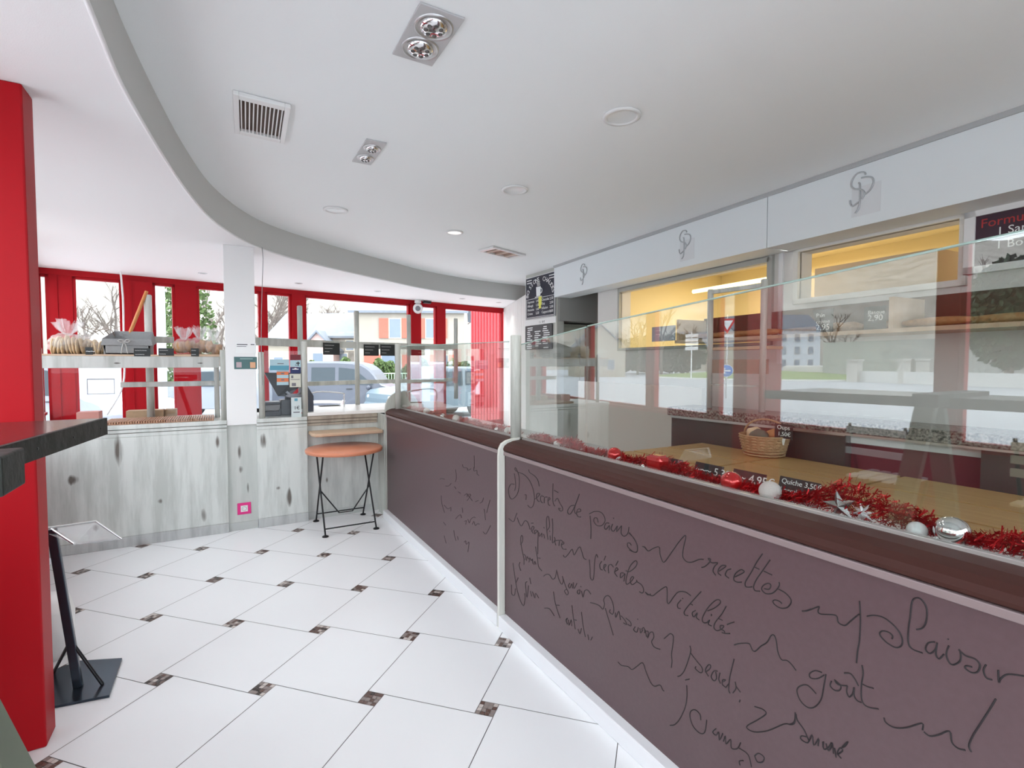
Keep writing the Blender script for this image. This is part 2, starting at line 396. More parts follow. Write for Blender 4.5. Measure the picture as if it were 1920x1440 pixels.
KW.box(mb, o1[0], o1[1], 2.345, ZC, 0, T); KW.box(mb, o1[0], o1[1], 0, 1.68, 0, T); KW.box(mb, o2[0], o2[1], 2.36, ZC, 0, T); KW.box(mb, o2[0], o2[1], 0, 2.0, 0, T)
mb.box((-2.52, 2.70, 0), (-2.40, 3.5, ZC))
struct(mb, 'wall_kitchen', mat('cream wall', (0.76, 0.74, 0.70), 0.7))
mb = MB()
for a, b, c, d in ((o1[0]-.03, o1[0], 1.65, 2.375), (o1[1], o1[1]+.05, 1.65, 2.41), (o1[0]-.03, o1[1]+.03, 2.33, 2.375), (o1[0]-.03, o1[1]+.03, 1.65, 1.68)): KW.box(mb, a, b, c, d, -0.03, 0.02)
struct(mb, 'trim_14', mat('grey frame', (0.42, 0.42, 0.38), 0.5), bevel=0.004)
mb = MB()
for a, b, c, d in ((o2[0]-.04, o2[0], 1.96, 2.40), (o2[1], o2[1]+.04, 1.96, 2.40), (o2[0]-.04, o2[1]+.04, 2.36, 2.40), (o2[0]-.04, o2[1]+.04, 1.96, 2.0)): KW.box(mb, a, b, c, d, -0.03, 0.02)
struct(mb, 'trim_15', mat('cream frame', (0.80, 0.78, 0.72), 0.5), bevel=0.004)
mb = MB(); kw = KW.u(1462); KW.box(mb, kw-.015, kw+.02, 1.5, 2.40, -0.02, 0); struct(mb, 'trim_16', PLAST)
# kitchen behind the hatches
YEL = mat('warm cream paint', (0.88, 0.76, 0.46), 0.7)
mb = MB(); KW.box(mb, 0.1, 5.0, 0, 2.75, 1.9, 1.98); KW.box(mb, 0.02, 0.1, 0, 2.75, T, 1.98); KW.box(mb, 5.0, 5.08, 0, 2.75, T, 1.98); KW.box(mb, 0.1, 5.0, 2.7, 2.78, T, 1.98)
struct(mb, 'wall_kitchen_back', YEL)
area('kitchen tube lamp', KW.p(1.6, 2.62, 1.1), (0, 0, 0), 1.2, 0.12, 34, (1.0, 0.86, 0.62))
area('kitchen tube lamp', KW.p(3.4, 2.62, 1.1), (0, 0, 0), 1.0, 0.12, 7, (1.0, 0.86, 0.62))

# strip lamps under the fascia; right-hand two added to light wall, granite and deck
for k, (xa, xb) in enumerate(((-2.0, -.25), (.0, 1.3), (1.5, 2.8))):
    r = thing('fill_strip_lamp', KW.p(kx((xa+xb)/2), 2.42, -.09), ['long white strip lamp over the left-hand hatch', 'added white strip lamp over the right-hand hatch', 'added white strip lamp over the dark set-menu sign'][k], 'lamp', 'strip lamps under the fascia')
    b = MB(); KW.box(b, kx(xa), kx(xb), 2.425, 2.45, -.12, -.05); b.obj('housing', PLAST, r)
    b = MB(); b.tube([KW.p(kx(xa)+.02, 2.415, -.085), KW.p(kx(xb)-.02, 2.415, -.085)], .013, 10); b.obj('tube', mat('white tube', (1, .98, .94), .4, emis=1.6), r)
    q = KW.p(kx((xa+xb)/2), 2.395, -.10); area('strip fill light', q, (radians(-14), 0, atan2(KW.d.y, KW.d.x)), xb-xa, .05, 16*(xb-xa), (1, .96, .9))

# fascia with the raised monogram
FA = Seg((-3.12, 2.452), (4.2, 1.945), 1); FA.n = FA.n if FA.n.y > 0 else -FA.n
uj = FA.u(1433)
for i, (a, b) in enumerate(((0, uj-.003), (uj+.003, FA.L))):
    mb = MB(); FA.box(mb, a, b, 2.378, ZC-0.006, 0, 0.26); struct(mb, 'trim_%d' % (17+i), GREYP)
mb = MB(); FA.box(mb, 0, FA.L, ZC-0.03, ZC, -0.012, 0.0); struct(mb, 'trim_19', mat('grey top strip', (0.45, 0.46, 0.46), 0.5))  # darker grey strip along the top edge of the fascia
SPs = [[(655, 325), (645, 310), (615, 307), (592, 330), (588, 360), (605, 380), (635, 392), (652, 415), (640, 440)],
       [(622, 355), (628, 362), (630, 400), (630, 450), (624, 485), (610, 502)],
       [(635, 335), (660, 338), (685, 350), (692, 375), (678, 405), (655, 420)],
       [(583, 430), (586, 450), (598, 462), (628, 448)]]
def monogram(cx, cy, h, name, label, patch=False, seg=FA):
    c = seg.at(cx, cy); k = h/195.0; mb = MB()
    for st in SPs:
        mb.tube([c + seg.d*((q.x-640)*k) + Z*((405-q.y)*k) - seg.n*0.004 for q in crv(st, 5)], 0.0055, 6, flat=1)
    root = mb.obj(name, mat('logo relief', (0.50, 0.52, 0.53), 0.3, metal=0.3))
    tagp(root, label, 'logo', None)
    if patch:
        p = MB(); p.prism([(-50*k, -115*k), (85*k, -115*k), (85*k, 30*k), (-50*k, 30*k)], c-seg.n*0.0012, seg.d, Z, seg.n*0.001); p.obj('backing_square', mat('logo square', (0.74, 0.76, 0.77), 0.4), root)
    return root
monogram(1095, 514, 0.24, 'monogram', 'small raised SP monogram at the far left end of the grey fascia')
monogram(1285, 458, 0.25, 'monogram', 'raised SP monogram in the middle of the grey fascia, left of the panel joint', True)
monogram(1617, 360, 0.25, 'monogram', 'largest raised SP monogram, on the fascia panel right of the joint', True)

# ------------------------------------------------------------------ helpers in the plane x = const (seen from the shop)
def bpx(mb, l, t, r, b, x, dep, mi=0):
    p = at(l, (t+b)/2, x=x); q = at(r, (t+b)/2, x=x); m = (l+r)/2
    return mb.box((x, p.y, at(m, t, x=x).z), (x-dep, q.y, at(m, b, x=x).z), mi)
def bpy_(mb, l, t, r, b, y, dep, mi=0):
    p = at(l, (t+b)/2, y=y); q = at(r, (t+b)/2, y=y); m = (l+r)/2
    return mb.box((p.x, y, at(m, t, y=y).z), (q.x, y+dep, at(m, b, y=y).z), mi)

# ------------------------------------------------------------------ red post by the window table
mb = MB(); mb.box((-0.235, -2.46, 0), (-0.11, -2.0, ZS)); struct(mb, 'trim_20', RED, bevel=0.006)

# ------------------------------------------------------------------ left sales cabinets
XF = -2.65; ZT = 1.0
def kn(pts, x=XF):
    o = []
    for px, py, a, h in pts:
        p = at(px, py, x=x); d = p.x*0+ (CAM-p).length; o.append((p.y, p.z, a*d/950, h*d/950))
    return o
def cabinet(name, y0, y1, knots, label, x=XF, zt=ZT, depth=0.7, mould=True):
    m = knotty('limed wood '+label[:12], knots)
    r = thing(name, (x-depth/2, (y0+y1)/2, 0), label, 'cabinet', None)
    b = MB(); b.box((x, y0, 0.085), (x-depth, y1, zt-0.10 if mould else zt)); b.obj('front_panel', m, r, bevel=0.004)
    b = MB(); b.box((x+0.004, y0, 0), (x-depth, y1, 0.085)); b.obj('plinth', knotty('plinth '+label[:10], [], col=(0.52, 0.54, 0.53), col2=(0.38, 0.39, 0.39)), r, bevel=0.003)
    if mould:
        b = MB(); b.box((x+0.012, y0, zt-0.035), (x-depth, y1, zt)); b.box((x+0.006, y0, zt-0.065), (x-depth, y1, zt-0.039)); b.box((x+0.001, y0, zt-0.10), (x-depth, y1, zt-0.069))
        b.obj('worktop', m, r, bevel=0.004)
    return r
cabinet('display_cabinet', -2.76, -1.352, kn([(222, 845, 7, 26), (137, 900, 8, 8), (382, 965, 5, 14), (408, 829, 4, 12), (300, 940, 4, 5), (180, 990, 5, 6)]),
        'long limed-wood cabinet with dark knots, left of the white pillar')
cabinet('counter_cabinet', -1.118, -0.69, kn([(494, 827, 6, 16), (542, 933, 5, 18), (522, 915, 4, 4)]),
        'limed-wood cabinet under the till, right of the white pillar')
r = thing('socket_panel', (-2.7, -1.235, 0), 'narrow recessed limed-wood panel at the foot of the white pillar', 'panel')
b = MB(); b.box((XF-0.03, -1.352, 0.07), (-2.98, -1.118, 0.95)); b.obj('board', knotty('recess wood', kn([(449, 849, 4, 14), (465, 916, 2.5, 12), (452, 880, 4, 8)], XF-.03), col=(0.58, 0.60, 0.57)), r)
b = MB(); b.box((XF-0.02, -1.350, 0), (-2.98, -1.120, 0.07)); b.obj('plinth', knotty('plinth recess', [], col=(0.50, 0.52, 0.51)), r)
so = thing('wall_socket', at(458, 953, x=XF-.03), 'pink framed electrical socket low on the panel below the white pillar', 'socket')
PINK = mat('pink plastic', (0.72, 0.02, 0.22), 0.4)
c = at(458, 953, x=XF-.03); b = MB(); b.box((c.x+.001, c.y-.055, c.z-.052), (c.x+.01, c.y+.055, c.z+.052)); b.obj('frame', PINK, so, bevel=0.003)
b = MB(); b.box((c.x+.01, c.y-.028, c.z-.028), (c.x+.013, c.y+.028, c.z+.028)); f_ = b.obj('insert', PLAST, so)
b = MB(); b.lathe([(0.02, 0), (0.02, .002), (0.017, .002), (0.016, -0.004), (0, -0.004)], (c.x+.013, c.y, c.z), 18, ax=X); b.cyl((c.x+.006, c.y-.008, c.z), (c.x+.0135, c.y-.008, c.z), .003, seg=8); b.obj('socket_well', mat('socket grey', (0.35, 0.35, 0.36), 0.5), f_)

# white pillar with its cable and notices
mb = MB(); mb.box((XF-0.005, -1.352, 0.952), (-3.0, -1.113, ZS)); struct(mb, 'trim_21', PLAST, bevel=0.003)
cb = MB(); e = at(490, 470, x=XF-.003); e2 = at(489, 660, x=XF-.003)
cb.tube(crv([e+Vector((0, .006, 0.03)), e+Vector((0, .012, -.08)), e+Vector((0, .002, -.3)), e2+Vector((0, .01, .3)), e2+Vector((0, .004, 0)), e2-Vector((0, -.006, .3))], 6), 0.003, 6)
cb.obj('cable', mat('grey cable', (0.35, 0.35, 0.35), 0.5), None, label='thin grey cable hanging down the right edge of the white pillar', cat='cable')
def sheet(l, t, r_, b_, x, name, label, m=PAPER, marks=(), th=0.002):
    s_ = MB(); bpx(s_, l, t, r_, b_, x+th, th-.0003); o = s_.obj(name, m, None, label=label, cat='notice')
    for k, (a, c_, d, e_, mm) in enumerate(marks):
        q = MB(); bpx(q, a, c_, d, e_, x+th+.0012, .001); q.obj('printed_mark', mm, o)
    return o
TEAL = mat('teal print', (0.08, 0.17, 0.17), 0.6); GREYI = mat('grey ink', (0.18, 0.18, 0.2), 0.7); PEACH = mat('peach print', (0.75, 0.42, 0.25), 0.7)
sheet(442, 643, 480, 662, XF-.005, 'paper_notice', 'small white paper notice near the middle of the white pillar', marks=((444, 645, 464, 647, GREYI), (444, 649, 462, 650, GREYI), (470, 645, 477, 647, GREYI)))
sheet(439, 669, 482, 692, XF-.005, 'green_card', 'dark green card with two little pictures on the white pillar', TEAL, ((443, 679, 453, 689, mat('pink grey print', (0.5, 0.4, 0.42), 0.7)), (469, 679, 479, 690, PEACH), (450, 672, 474, 673.5, mat('pale green print', (0.35, 0.5, 0.48), 0.7))))

# nook between the till cabinet and the sales counter
r = thing('nook_panel', (-2.8, -0.34, 0), 'limed-wood panel behind the round orange table', 'panel')
b = MB(); b.box((-2.70, -0.69, 0.0), (-2.76, 0.0, 1.0)); b.obj('back_board', knotty('nook wood', kn([(613, 900, 2.5, 6)], -2.70), col=(0.60, 0.62, 0.59), col2=(0.45, 0.47, 0.45)), r)
b = MB(); b.box((-2.695, -0.686, 0.0), (-2.70, -0.02, 0.07)); b.obj('plinth', knotty('plinth nook', [], col=(0.5, 0.52, 0.51)), r)
b = MB(); b.box((-2.70, -0.686, 0.965), (-2.655, -0.02, 1.0)); b.box((-2.70, -0.686, 0.935), (-2.67, -0.02, 0.96)); b.box((-2.70, -.686, .905), (-2.685, -.02, .93))
b.obj('moulding', knotty('nook moulding', [], col=(0.42, 0.36, 0.29), col2=(0.30, 0.25, 0.20)), r, bevel=0.003)
b = MB(); b.box((-2.65, -0.0185, 0), (-2.44, -0.001, 1.0)); b.obj('side_board', knotty('nook side', [], axis='x', col=(0.52, 0.54, 0.50), col2=(0.38, 0.4, 0.37)), None, label='narrow grey wooden side board between the nook and the end of the maroon counter', cat='panel')
wt = MB(); wt.box((-2.64, -0.685, 1.001), (-3.5, 0.30, 1.035)); wt.obj('white_worktop', mat('cream laminate', (0.82, 0.80, 0.77), 0.3), None, bevel=0.006, label='cream laminate worktop behind the round orange table, above the nook', cat='worktop')
sh = MB(); pl = [(-2.695, -0.675), (-2.50, -0.675), (-2.44, -0.65), (-2.42, -0.60), (-2.42, -0.03), (-2.695, -0.03)]
sh.prism(pl, (0, 0, 0.825), X, Y, Z*0.032); sh.obj('wooden_shelf', BOARDW, None, bevel=0.008, label='light wooden shelf with rounded corner just above the round orange table', cat='shelf')

# round folding table
ORG = mat('orange enamel', (0.70, 0.27, 0.15), 0.3, noise=(5, 0.7), col2=(0.62, 0.22, 0.12))
tc = Vector((-2.35, -0.41, 0)); r = thing('bistro_table', tc, 'round orange folding table on thin black crossed legs', 'table')
b = MB(); b.lathe([(0.0, .728), (0.33, .728), (0.340, .722), (0.342, .715), (0.338, .695), (0.334, .695), (0.332, .712), (0, .712)], tc, 48); b.obj('tabletop', ORG, r)
R_ = 0.0075
fa, fb, fc, fd = (tc+Vector(v) for v in ((0.25, -0.22, 0), (-0.25, -0.22, 0), (-0.25, 0.22, 0), (0.25, 0.22, 0)))
ta, tb, tcc, td = (tc+Vector(v) for v in ((0.20, -0.22, .71), (-0.20, -0.22, .71), (-0.20, 0.22, .71), (0.20, 0.22, .71)))
for p, q in ((fa, tb), (fb, ta), (fc, td), (fd, tcc)):
    b = MB(); b.cyl(p+Z*.012, q, R_, seg=8); lg = b.obj('leg', IRON, r)
    b = MB(); b.lathe([(0, 0), (.028, 0), (.026, .008), (.012, .014), (0, .016)], p, 14); b.obj('foot', IRON, lg)
b = MB(); h = 0.16
m1 = fa.lerp(tb, .08)+Z*.0; m2 = fd.lerp(tcc, .08); b.cyl(m1, m2, .006, seg=8); b.cyl(fb.lerp(ta, .12), fc.lerp(td, .12), .006, seg=8)
ml = (fa+tb)/2; mr = (fd+tcc)/2; lo = tc+Z*0.10
b.tube([ml, tc+Vector((0.02, -0.06, 0.13)), tc+Vector((.02, .06, .13)), mr], .006, 8)
b.obj('cross_brace', IRON, r)
b = MB(); b.box(ta-Vector((0.01, 0.03, 0)), tb+Vector((.01, .0, .012))); b.obj('rail', IRON, r)
b = MB(); b.box(td-Vector((0.01, 0, 0)), tcc+Vector((.01, .03, .012))); b.obj('rail', IRON, r)

# ------------------------------------------------------------------ sales counter
def sales_counter(x0, x1, label, nm):
    r = thing('sales_counter', ((x0+x1)/2, 0.4, 0), label, 'counter')
    b = MB(); b.box((x0, 0, 0.075), (x1, 0.03, 1.0)); b.obj('front_panel', MAR, r)
    b = MB(); b.box((x0, -0.012, 0.985), (x1, 0.02, 1.006)); b.obj('panel_lip', mat('maroon lip', (0.24, 0.18, 0.18), 0.4), r, bevel=0.003)
    b = MB(); b.box((x0, -0.045, 0), (x1, 0.03, 0.075)); b.obj('skirting', mat('white skirting', (0.80, 0.81, 0.83), 0.35), r, bevel=0.004)
    prof = [(0.0, 1.006), (-0.012, 1.012), (-0.014, 1.022), (-0.006, 1.038), (0.015, 1.052), (0.05, 1.062), (0.10, 1.066), (0.135, 1.066), (0.135, 0.98), (0.0, 0.98)]
    b = MB(); b.prism(prof, (x0, 0, 0), Y, Z, X*(x1-x0)); b.obj('ledge', MARD, r, bevel=0.002)
    b = MB(); b.box((x0, 0.108, 1.066), (x1, 0.118, 1.074)); b.box((x0, 0.126, 1.066), (x1, 0.134, 1.074)); b.obj('glass_channel', mat('aluminium', (0.55, 0.52, 0.50), 0.35, metal=0.7), r)
    b = MB(); b.box((x0, 0.136, 0.0), (x1, 0.16, 1.052)); b.box((x0, .136, 1.037), (x1, .265, 1.052)); b.box((x0, .265, .90), (x1, .275, 1.052)); b.obj('inner_strip', PLAST, r)
    b = MB(); b.box((x0, 0.16, 0.05), (x1, 0.9, 0.895)); b.obj('carcass', BLACK, r)
    return r
JX = -0.03
cR = sales_counter(JX+0.012, 4.15, 'maroon sales counter with handwritten words, nearest the camera', 'R')
cL = sales_counter(-2.40, JX-0.012, 'far maroon sales counter left of the pale joint strip', 'L')
dk = MB(); DECK = mat('bamboo deck', (0.52, 0.34, 0.14), 0.4, noise=(30, 0.7), stretch=(.08, 1, 1), col2=(0.36, 0.21, 0.08))
ys = [0.277, 0.62, 0.93, 1.24, 1.60]; xs = [JX+.03+i*0.62 for i in range(7)]
for i in range(6):
    for j in range(4): dk.box((xs[i]+.010, ys[j]+.010, .915), (xs[i+1]-.010, ys[j+1]-.010, .935))
dk.box((xs[0], .277, .90), (xs[-1], 1.6, .915), 1)
dk.obj('display_deck', [DECK, mat('deck gap', (0.05, 0.03, 0.015), 0.8)], cR, label='tan wooden display deck')
dl = MB(); dl.box((-2.38, .277, .90), (-.04, .9, .93)); dl.obj('display_deck', mat('steel deck', (0.55, 0.56, 0.55), 0.3, metal=0.6), cL, label='grey metal display surface')
# pale joint strip between both counters
r = MB(); pf = [(0, 0), (-0.04, 0), (-0.04, 0.98), (-0.036, 1.02), (-0.02, 1.05), (0.01, 1.066), (0.06, 1.076), (0.10, 1.078), (0.10, 1.068), (0, 1.0)]
r.prism(pf, (JX-0.011, 0, 0), Y, Z, X*0.022); r.obj('joint_strip', knotty('joint strip wood', [], col=(0.66, 0.66, 0.60), col2=(0.55, 0.55, 0.5)), None, bevel=0.003, label='pale upright strip covering the joint between the two maroon counters', cat='trim')
# arched end board
r = MB(); arc = [(0.0, 0.0)]+[(0.16-0.17*cos(a), 1.06+0.17*sin(a)) for a in [pi*k/14 for k in range(15)]]+[(0.33, 0.0)]
arc[0] = (-.01, 0)
r.prism(arc, (-2.436, 0, 0), Y, Z, X*0.03); r.obj('end_board', knotty('end board wood', [], col=(0.50, 0.51, 0.46), col2=(0.38, 0.38, 0.34)), None, bevel=0.004, label='round-topped grey wooden board closing the far end of the maroon counter', cat='panel')

# glass guard
def pane(x0, x1, zt0, zt1, label, name='glass_guard'):
    b = MB(); b.prism([(x0, 1.068), (x1, 1.068), (x1, zt1), (x0, zt0)], (0, 0.119, 0), X, Z, Y*0.006)
    o = b.obj(name, GLASS, None, label=label, cat='glass')
    e = MB(); e.tube([(x0, 0.122, zt0), (x1, 0.122, zt1)], 0.0035, 6); e.obj('polished_edge', EDGE, o)
    return o
pane(-2.40, -0.19, 1.668, 1.632, 'glass guard pane of the far counter, left of the thick grey post')
pane(-0.10, 0.555, 1.605, 1.672, 'first glass guard pane right of the thick grey post')
pane(0.565, 4.1, 1.676, 1.93, 'largest glass guard pane along the near counter, reflecting the street')
def post(px, z0, z1, x=None, y=None, r=0.03, name='guard_post', label='', m=TUBE, cat='post', parent=None):
    p = at(px, 700, x=x, y=y); b = MB(); b.lathe([(0, z0), (r, z0), (r, z1-.006), (r*.85, z1), (0, z1+.001)], (p.x, p.y, 0), 18)
    return b.obj(name, m, parent, label=label or None, cat=cat if parent is None else None)
post(967, 1.066, at(967, 630, y=.13).z, y=.09, r=.031, label='thickest grey wooden post, between the two glass guards of the counter')
post(746, 1.06, at(746, 645, y=.1).z, y=.09, r=.027, label='grey round post at the far end of the counter glass')

# engraved writing on the near panel (handwriting, traced as strokes on the panel face)
def strokes(regs, y, m, parent, r=0.0017):
    b = MB()
    for (ox, oy, sc, sts) in regs:
        for st in sts:
            pts = [at(ox+u_/sc, oy+v_/sc, y=y) for u_, v_ in st]
            if len(pts) > 2: pts = crv(pts, 4)
            b.tube(pts, r, 5)
    return b.obj('engraved_writing', m, parent, label='flowing handwritten words')
A1 = (940, 860, 6.857, [
 [(170, 410), (185, 350), (175, 240), (165, 190)], [(165, 330), (120, 330), (92, 400), (105, 490), (140, 520), (195, 470), (225, 380), (230, 250), (205, 160), (180, 115), (175, 140), (195, 165)],
 [(205, 170), (290, 205), (360, 280), (410, 400), (425, 520), (405, 610), (370, 630), (340, 600)], [(300, 465), (320, 470), (315, 530)],
 [(350, 140), (365, 180), (430, 225), (470, 280), (488, 355)],
 [(430, 520), (480, 480), (490, 450), (460, 450), (450, 500), (470, 545), (490, 550)], [(545, 490), (510, 480), (505, 540), (530, 570)], [(550, 570), (555, 500), (590, 495)], [(595, 545), (625, 520), (615, 500), (600, 520), (605, 590), (625, 600)],
 [(665, 320), (660, 450), (665, 560), (685, 610)], [(680, 410), (730, 435)], [(690, 545), (720, 510), (750, 570), (785, 630), (785, 665), (760, 675), (735, 640), (760, 640)],
 [(935, 600), (890, 610), (855, 660), (855, 700), (880, 715), (915, 670), (960, 570), (1003, 455)], [(960, 570), (940, 650), (950, 705), (970, 700)], [(965, 690), (1015, 680), (1015, 650), (985, 650), (965, 700), (985, 745), (1020, 750)],
 [(1150, 1030), (1152, 880), (1140, 735)], [(1130, 710), (1200, 678), (1280, 690), (1325, 750), (1330, 810), (1290, 860), (1230, 860), (1190, 810), (1195, 765), (1230, 765), (1245, 820)],
 [(1385, 830), (1345, 830), (1325, 880), (1345, 910), (1390, 860), (1385, 920)], [(1430, 840), (1410, 900), (1440, 935), (1480, 880), (1490, 870), (1480, 940), (1530, 880), (1545, 870), (1540, 960), (1580, 998), (1625, 960), (1640, 880)], [(1440, 762), (1446, 772)],
 [(1640, 960), (1700, 1020), (1745, 1110), (1745, 1190), (1700, 1200), (1630, 1140), (1620, 1090), (1650, 1085), (1670, 1115)],
 [(1815, 1130), (1840, 1140), (1880, 1185), (1915, 1180)],
 [(95, 770), (155, 810), (180, 750), (200, 700)], [(205, 760), (230, 830), (260, 865), (300, 800), (340, 820), (370, 910)], [(385, 830), (410, 828)],
 [(395, 930), (420, 890), (400, 870), (385, 920), (410, 960)], [(460, 925), (430, 920), (430, 970), (470, 930), (470, 1080), (468, 1225)], [(485, 950), (490, 1000), (520, 960), (520, 1010)], [(545, 970), (555, 1025)], [(545, 885), (552, 892)],
 [(590, 920), (620, 870), (610, 760), (590, 745), (580, 800), (585, 930), (600, 1040)], [(625, 990), (630, 1050)], [(620, 930), (625, 938)], [(655, 770), (662, 900), (655, 1080), (690, 1040), (680, 1010)], [(700, 1115), (690, 1060), (740, 1050)], [(740, 1120), (750, 1050), (785, 1060)], [(770, 1110), (805, 1090), (790, 1070), (770, 1110), (790, 1160), (835, 1165)],
 [(795, 1240), (820, 1268), (870, 1215), (910, 1165), (935, 1240), (975, 1170), (1010, 1135), (1035, 1200), (1060, 1280), (1090, 1295)]])
A4 = (940, 990, 6.857, [
 [(245, 210), (270, 180), (275, 120), (258, 95), (248, 150), (262, 260), (290, 400), (290, 470)], [(240, 440), (228, 480), (250, 550)], [(290, 340), (310, 360), (305, 410)], [(325, 420), (330, 370), (350, 400)], [(355, 440), (365, 385), (385, 420), (400, 400), (405, 460)], [(420, 470), (430, 430), (445, 470)], [(440, 240), (465, 400), (480, 500), (520, 550)], [(470, 385), (500, 390)],
 [(1130, 405), (1140, 520), (1145, 640), (1175, 668), (1190, 600), (1200, 430), (1220, 340), (1240, 380)],
 [(1290, 430), (1265, 470), (1275, 530), (1300, 540)], [(1340, 360), (1320, 415)], [(1320, 520), (1345, 480), (1325, 470), (1315, 520), (1340, 555)], [(1380, 580), (1375, 490), (1410, 470), (1440, 505)], [(1500, 425), (1470, 480)], [(1460, 560), (1500, 535), (1480, 510), (1455, 570), (1490, 625)],
 [(1570, 580), (1535, 580), (1530, 640), (1570, 610), (1590, 590), (1575, 685)],
 [(1600, 550), (1650, 560), (1725, 500), (1745, 440), (1715, 425), (1650, 500), (1605, 650), (1610, 725), (1665, 690), (1700, 640), (1680, 625), (1655, 670), (1680, 730), (1740, 690), (1735, 670)],
 [(1740, 690), (1800, 730), (1828, 790), (1815, 835), (1775, 820)], [(1850, 825), (1880, 860), (1920, 850)],
 [(545, 620), (580, 595), (620, 605), (655, 655), (690, 640), (712, 540)], [(715, 560), (740, 660), (775, 725), (795, 680), (785, 620)], [(790, 640), (830, 760), (860, 830), (840, 860), (812, 810), (835, 790)], [(880, 710), (860, 740), (880, 775), (905, 720), (915, 775)], [(925, 700), (935, 780), (970, 710)], [(985, 800), (975, 830), (1000, 850), (1010, 800), (985, 800)], [(1020, 750), (1026, 758)], [(1030, 810), (1050, 890), (1070, 810), (1110, 800), (1150, 850)],
 [(1145, 960), (1190, 970), (1260, 1000), (1305, 1045), (1325, 980), (1315, 920), (1345, 875), (1390, 880), (1430, 960), (1445, 1050), (1430, 1110), (1390, 1080), (1400, 1050)], [(1335, 1030), (1380, 1180), (1440, 1380)],
 [(1465, 1090), (1470, 1150), (1510, 1070), (1530, 1180)], [(1540, 1130), (1590, 1190), (1610, 1240), (1570, 1220)], [(1600, 1160), (1660, 1210), (1665, 1260), (1625, 1240)], [(1720, 1270), (1700, 1310), (1740, 1340), (1760, 1280)], [(1750, 1170), (1756, 1178)], [(1780, 1290), (1790, 1350), (1820, 1310)], [(1840, 1350), (1850, 1310), (1870, 1400), (1915, 1340)],
 [(150, 450), (170, 600), (200, 780), (240, 920), (285, 1000), (305, 900), (300, 840)], [(215, 640), (190, 700)], [(130, 730), (135, 850), (170, 860), (180, 780)], [(330, 690), (310, 720), (330, 890), (350, 740)], [(365, 640), (380, 720)], [(375, 810), (390, 880)], [(400, 820), (430, 900), (440, 840), (480, 900)],
 [(555, 1030), (620, 1040), (680, 1130)], [(670, 820), (690, 950), (720, 1060), (755, 1160)], [(700, 990), (745, 995)], [(830, 1200), (850, 1160), (830, 1180), (850, 1240)], [(860, 1180), (870, 1250), (900, 1180), (905, 1260)], [(908, 995), (925, 1150), (950, 1300)], [(930, 1180), (965, 1185)], [(1030, 1080), (1050, 1250), (1080, 1400)], [(985, 1300), (1010, 1360), (1030, 1290)], [(1110, 1370), (1125, 1440)], [(1150, 1440), (1170, 1400)]])
A2 = (1180, 940, 5.647, [
 [(140, 480), (165, 485), (200, 525), (260, 495), (315, 485), (325, 560), (350, 635), (380, 635), (440, 550), (510, 450), (580, 368), (598, 380), (575, 480), (565, 580), (600, 635), (660, 645), (740, 615), (785, 615)],
 [(765, 700), (800, 690), (845, 650), (860, 615), (835, 605), (870, 650), (935, 650), (900, 690), (885, 740), (915, 785)],
 [(950, 740), (1010, 700), (1020, 680), (980, 680), (945, 720), (940, 760), (970, 785)], [(1075, 715), (1035, 730), (1015, 780), (1055, 815)], [(1120, 800), (1200, 760), (1215, 740), (1180, 725), (1120, 770), (1105, 830), (1140, 855), (1190, 855)],
 [(1410, 555), (1350, 640), (1290, 750), (1230, 850), (1230, 900), (1260, 910), (1300, 905)], [(1490, 620), (1420, 720), (1350, 820), (1315, 900), (1330, 945), (1380, 952)], [(1330, 700), (1375, 720)], [(1425, 740), (1510, 780)],
 [(1430, 925), (1480, 930), (1498, 890), (1470, 868), (1420, 890), (1400, 930), (1440, 975), (1510, 975), (1560, 935), (1588, 890), (1585, 855)], [(1580, 930), (1650, 970), (1705, 1030), (1710, 1080), (1670, 1125), (1600, 1130), (1540, 1095), (1520, 1060), (1545, 1045), (1590, 1060), (1615, 1085)],
 [(1830, 1160), (1860, 1162), (1925, 1140)],
 [(170, 965), (210, 990), (250, 1000), (300, 960), (385, 905), (400, 950), (400, 1060), (420, 1080), (470, 1010), (520, 960), (590, 960), (650, 1000)],
 [(545, 1045), (510, 1090), (515, 1130), (540, 1135)], [(562, 1025), (568, 1033)], [(760, 955), (700, 1020), (620, 1110), (580, 1170), (590, 1205), (620, 1210)], [(645, 1085), (670, 1098)],
 [(700, 1155), (665, 1180), (680, 1225), (720, 1180), (710, 1230), (740, 1255)], [(830, 1160), (900, 1130), (960, 1080), (955, 1045), (910, 1050), (830, 1130), (775, 1230), (780, 1280), (820, 1285), (850, 1255), (835, 1300), (870, 1320)], [(865, 1195), (872, 1203), (865, 1212)], [(1025, 1110), (980, 1190), (910, 1280), (895, 1340), (930, 1370), (980, 1350), (1000, 1320), (965, 1315), (965, 1350), (1000, 1370), (1010, 1390)], [(940, 1240), (985, 1260)], [(1035, 1305), (1070, 1290), (1110, 1278)], [(980, 1390), (1020, 1400), (1065, 1400)],
 [(0, 330), (50, 400), (85, 470), (80, 535), (40, 535), (0, 515)]])
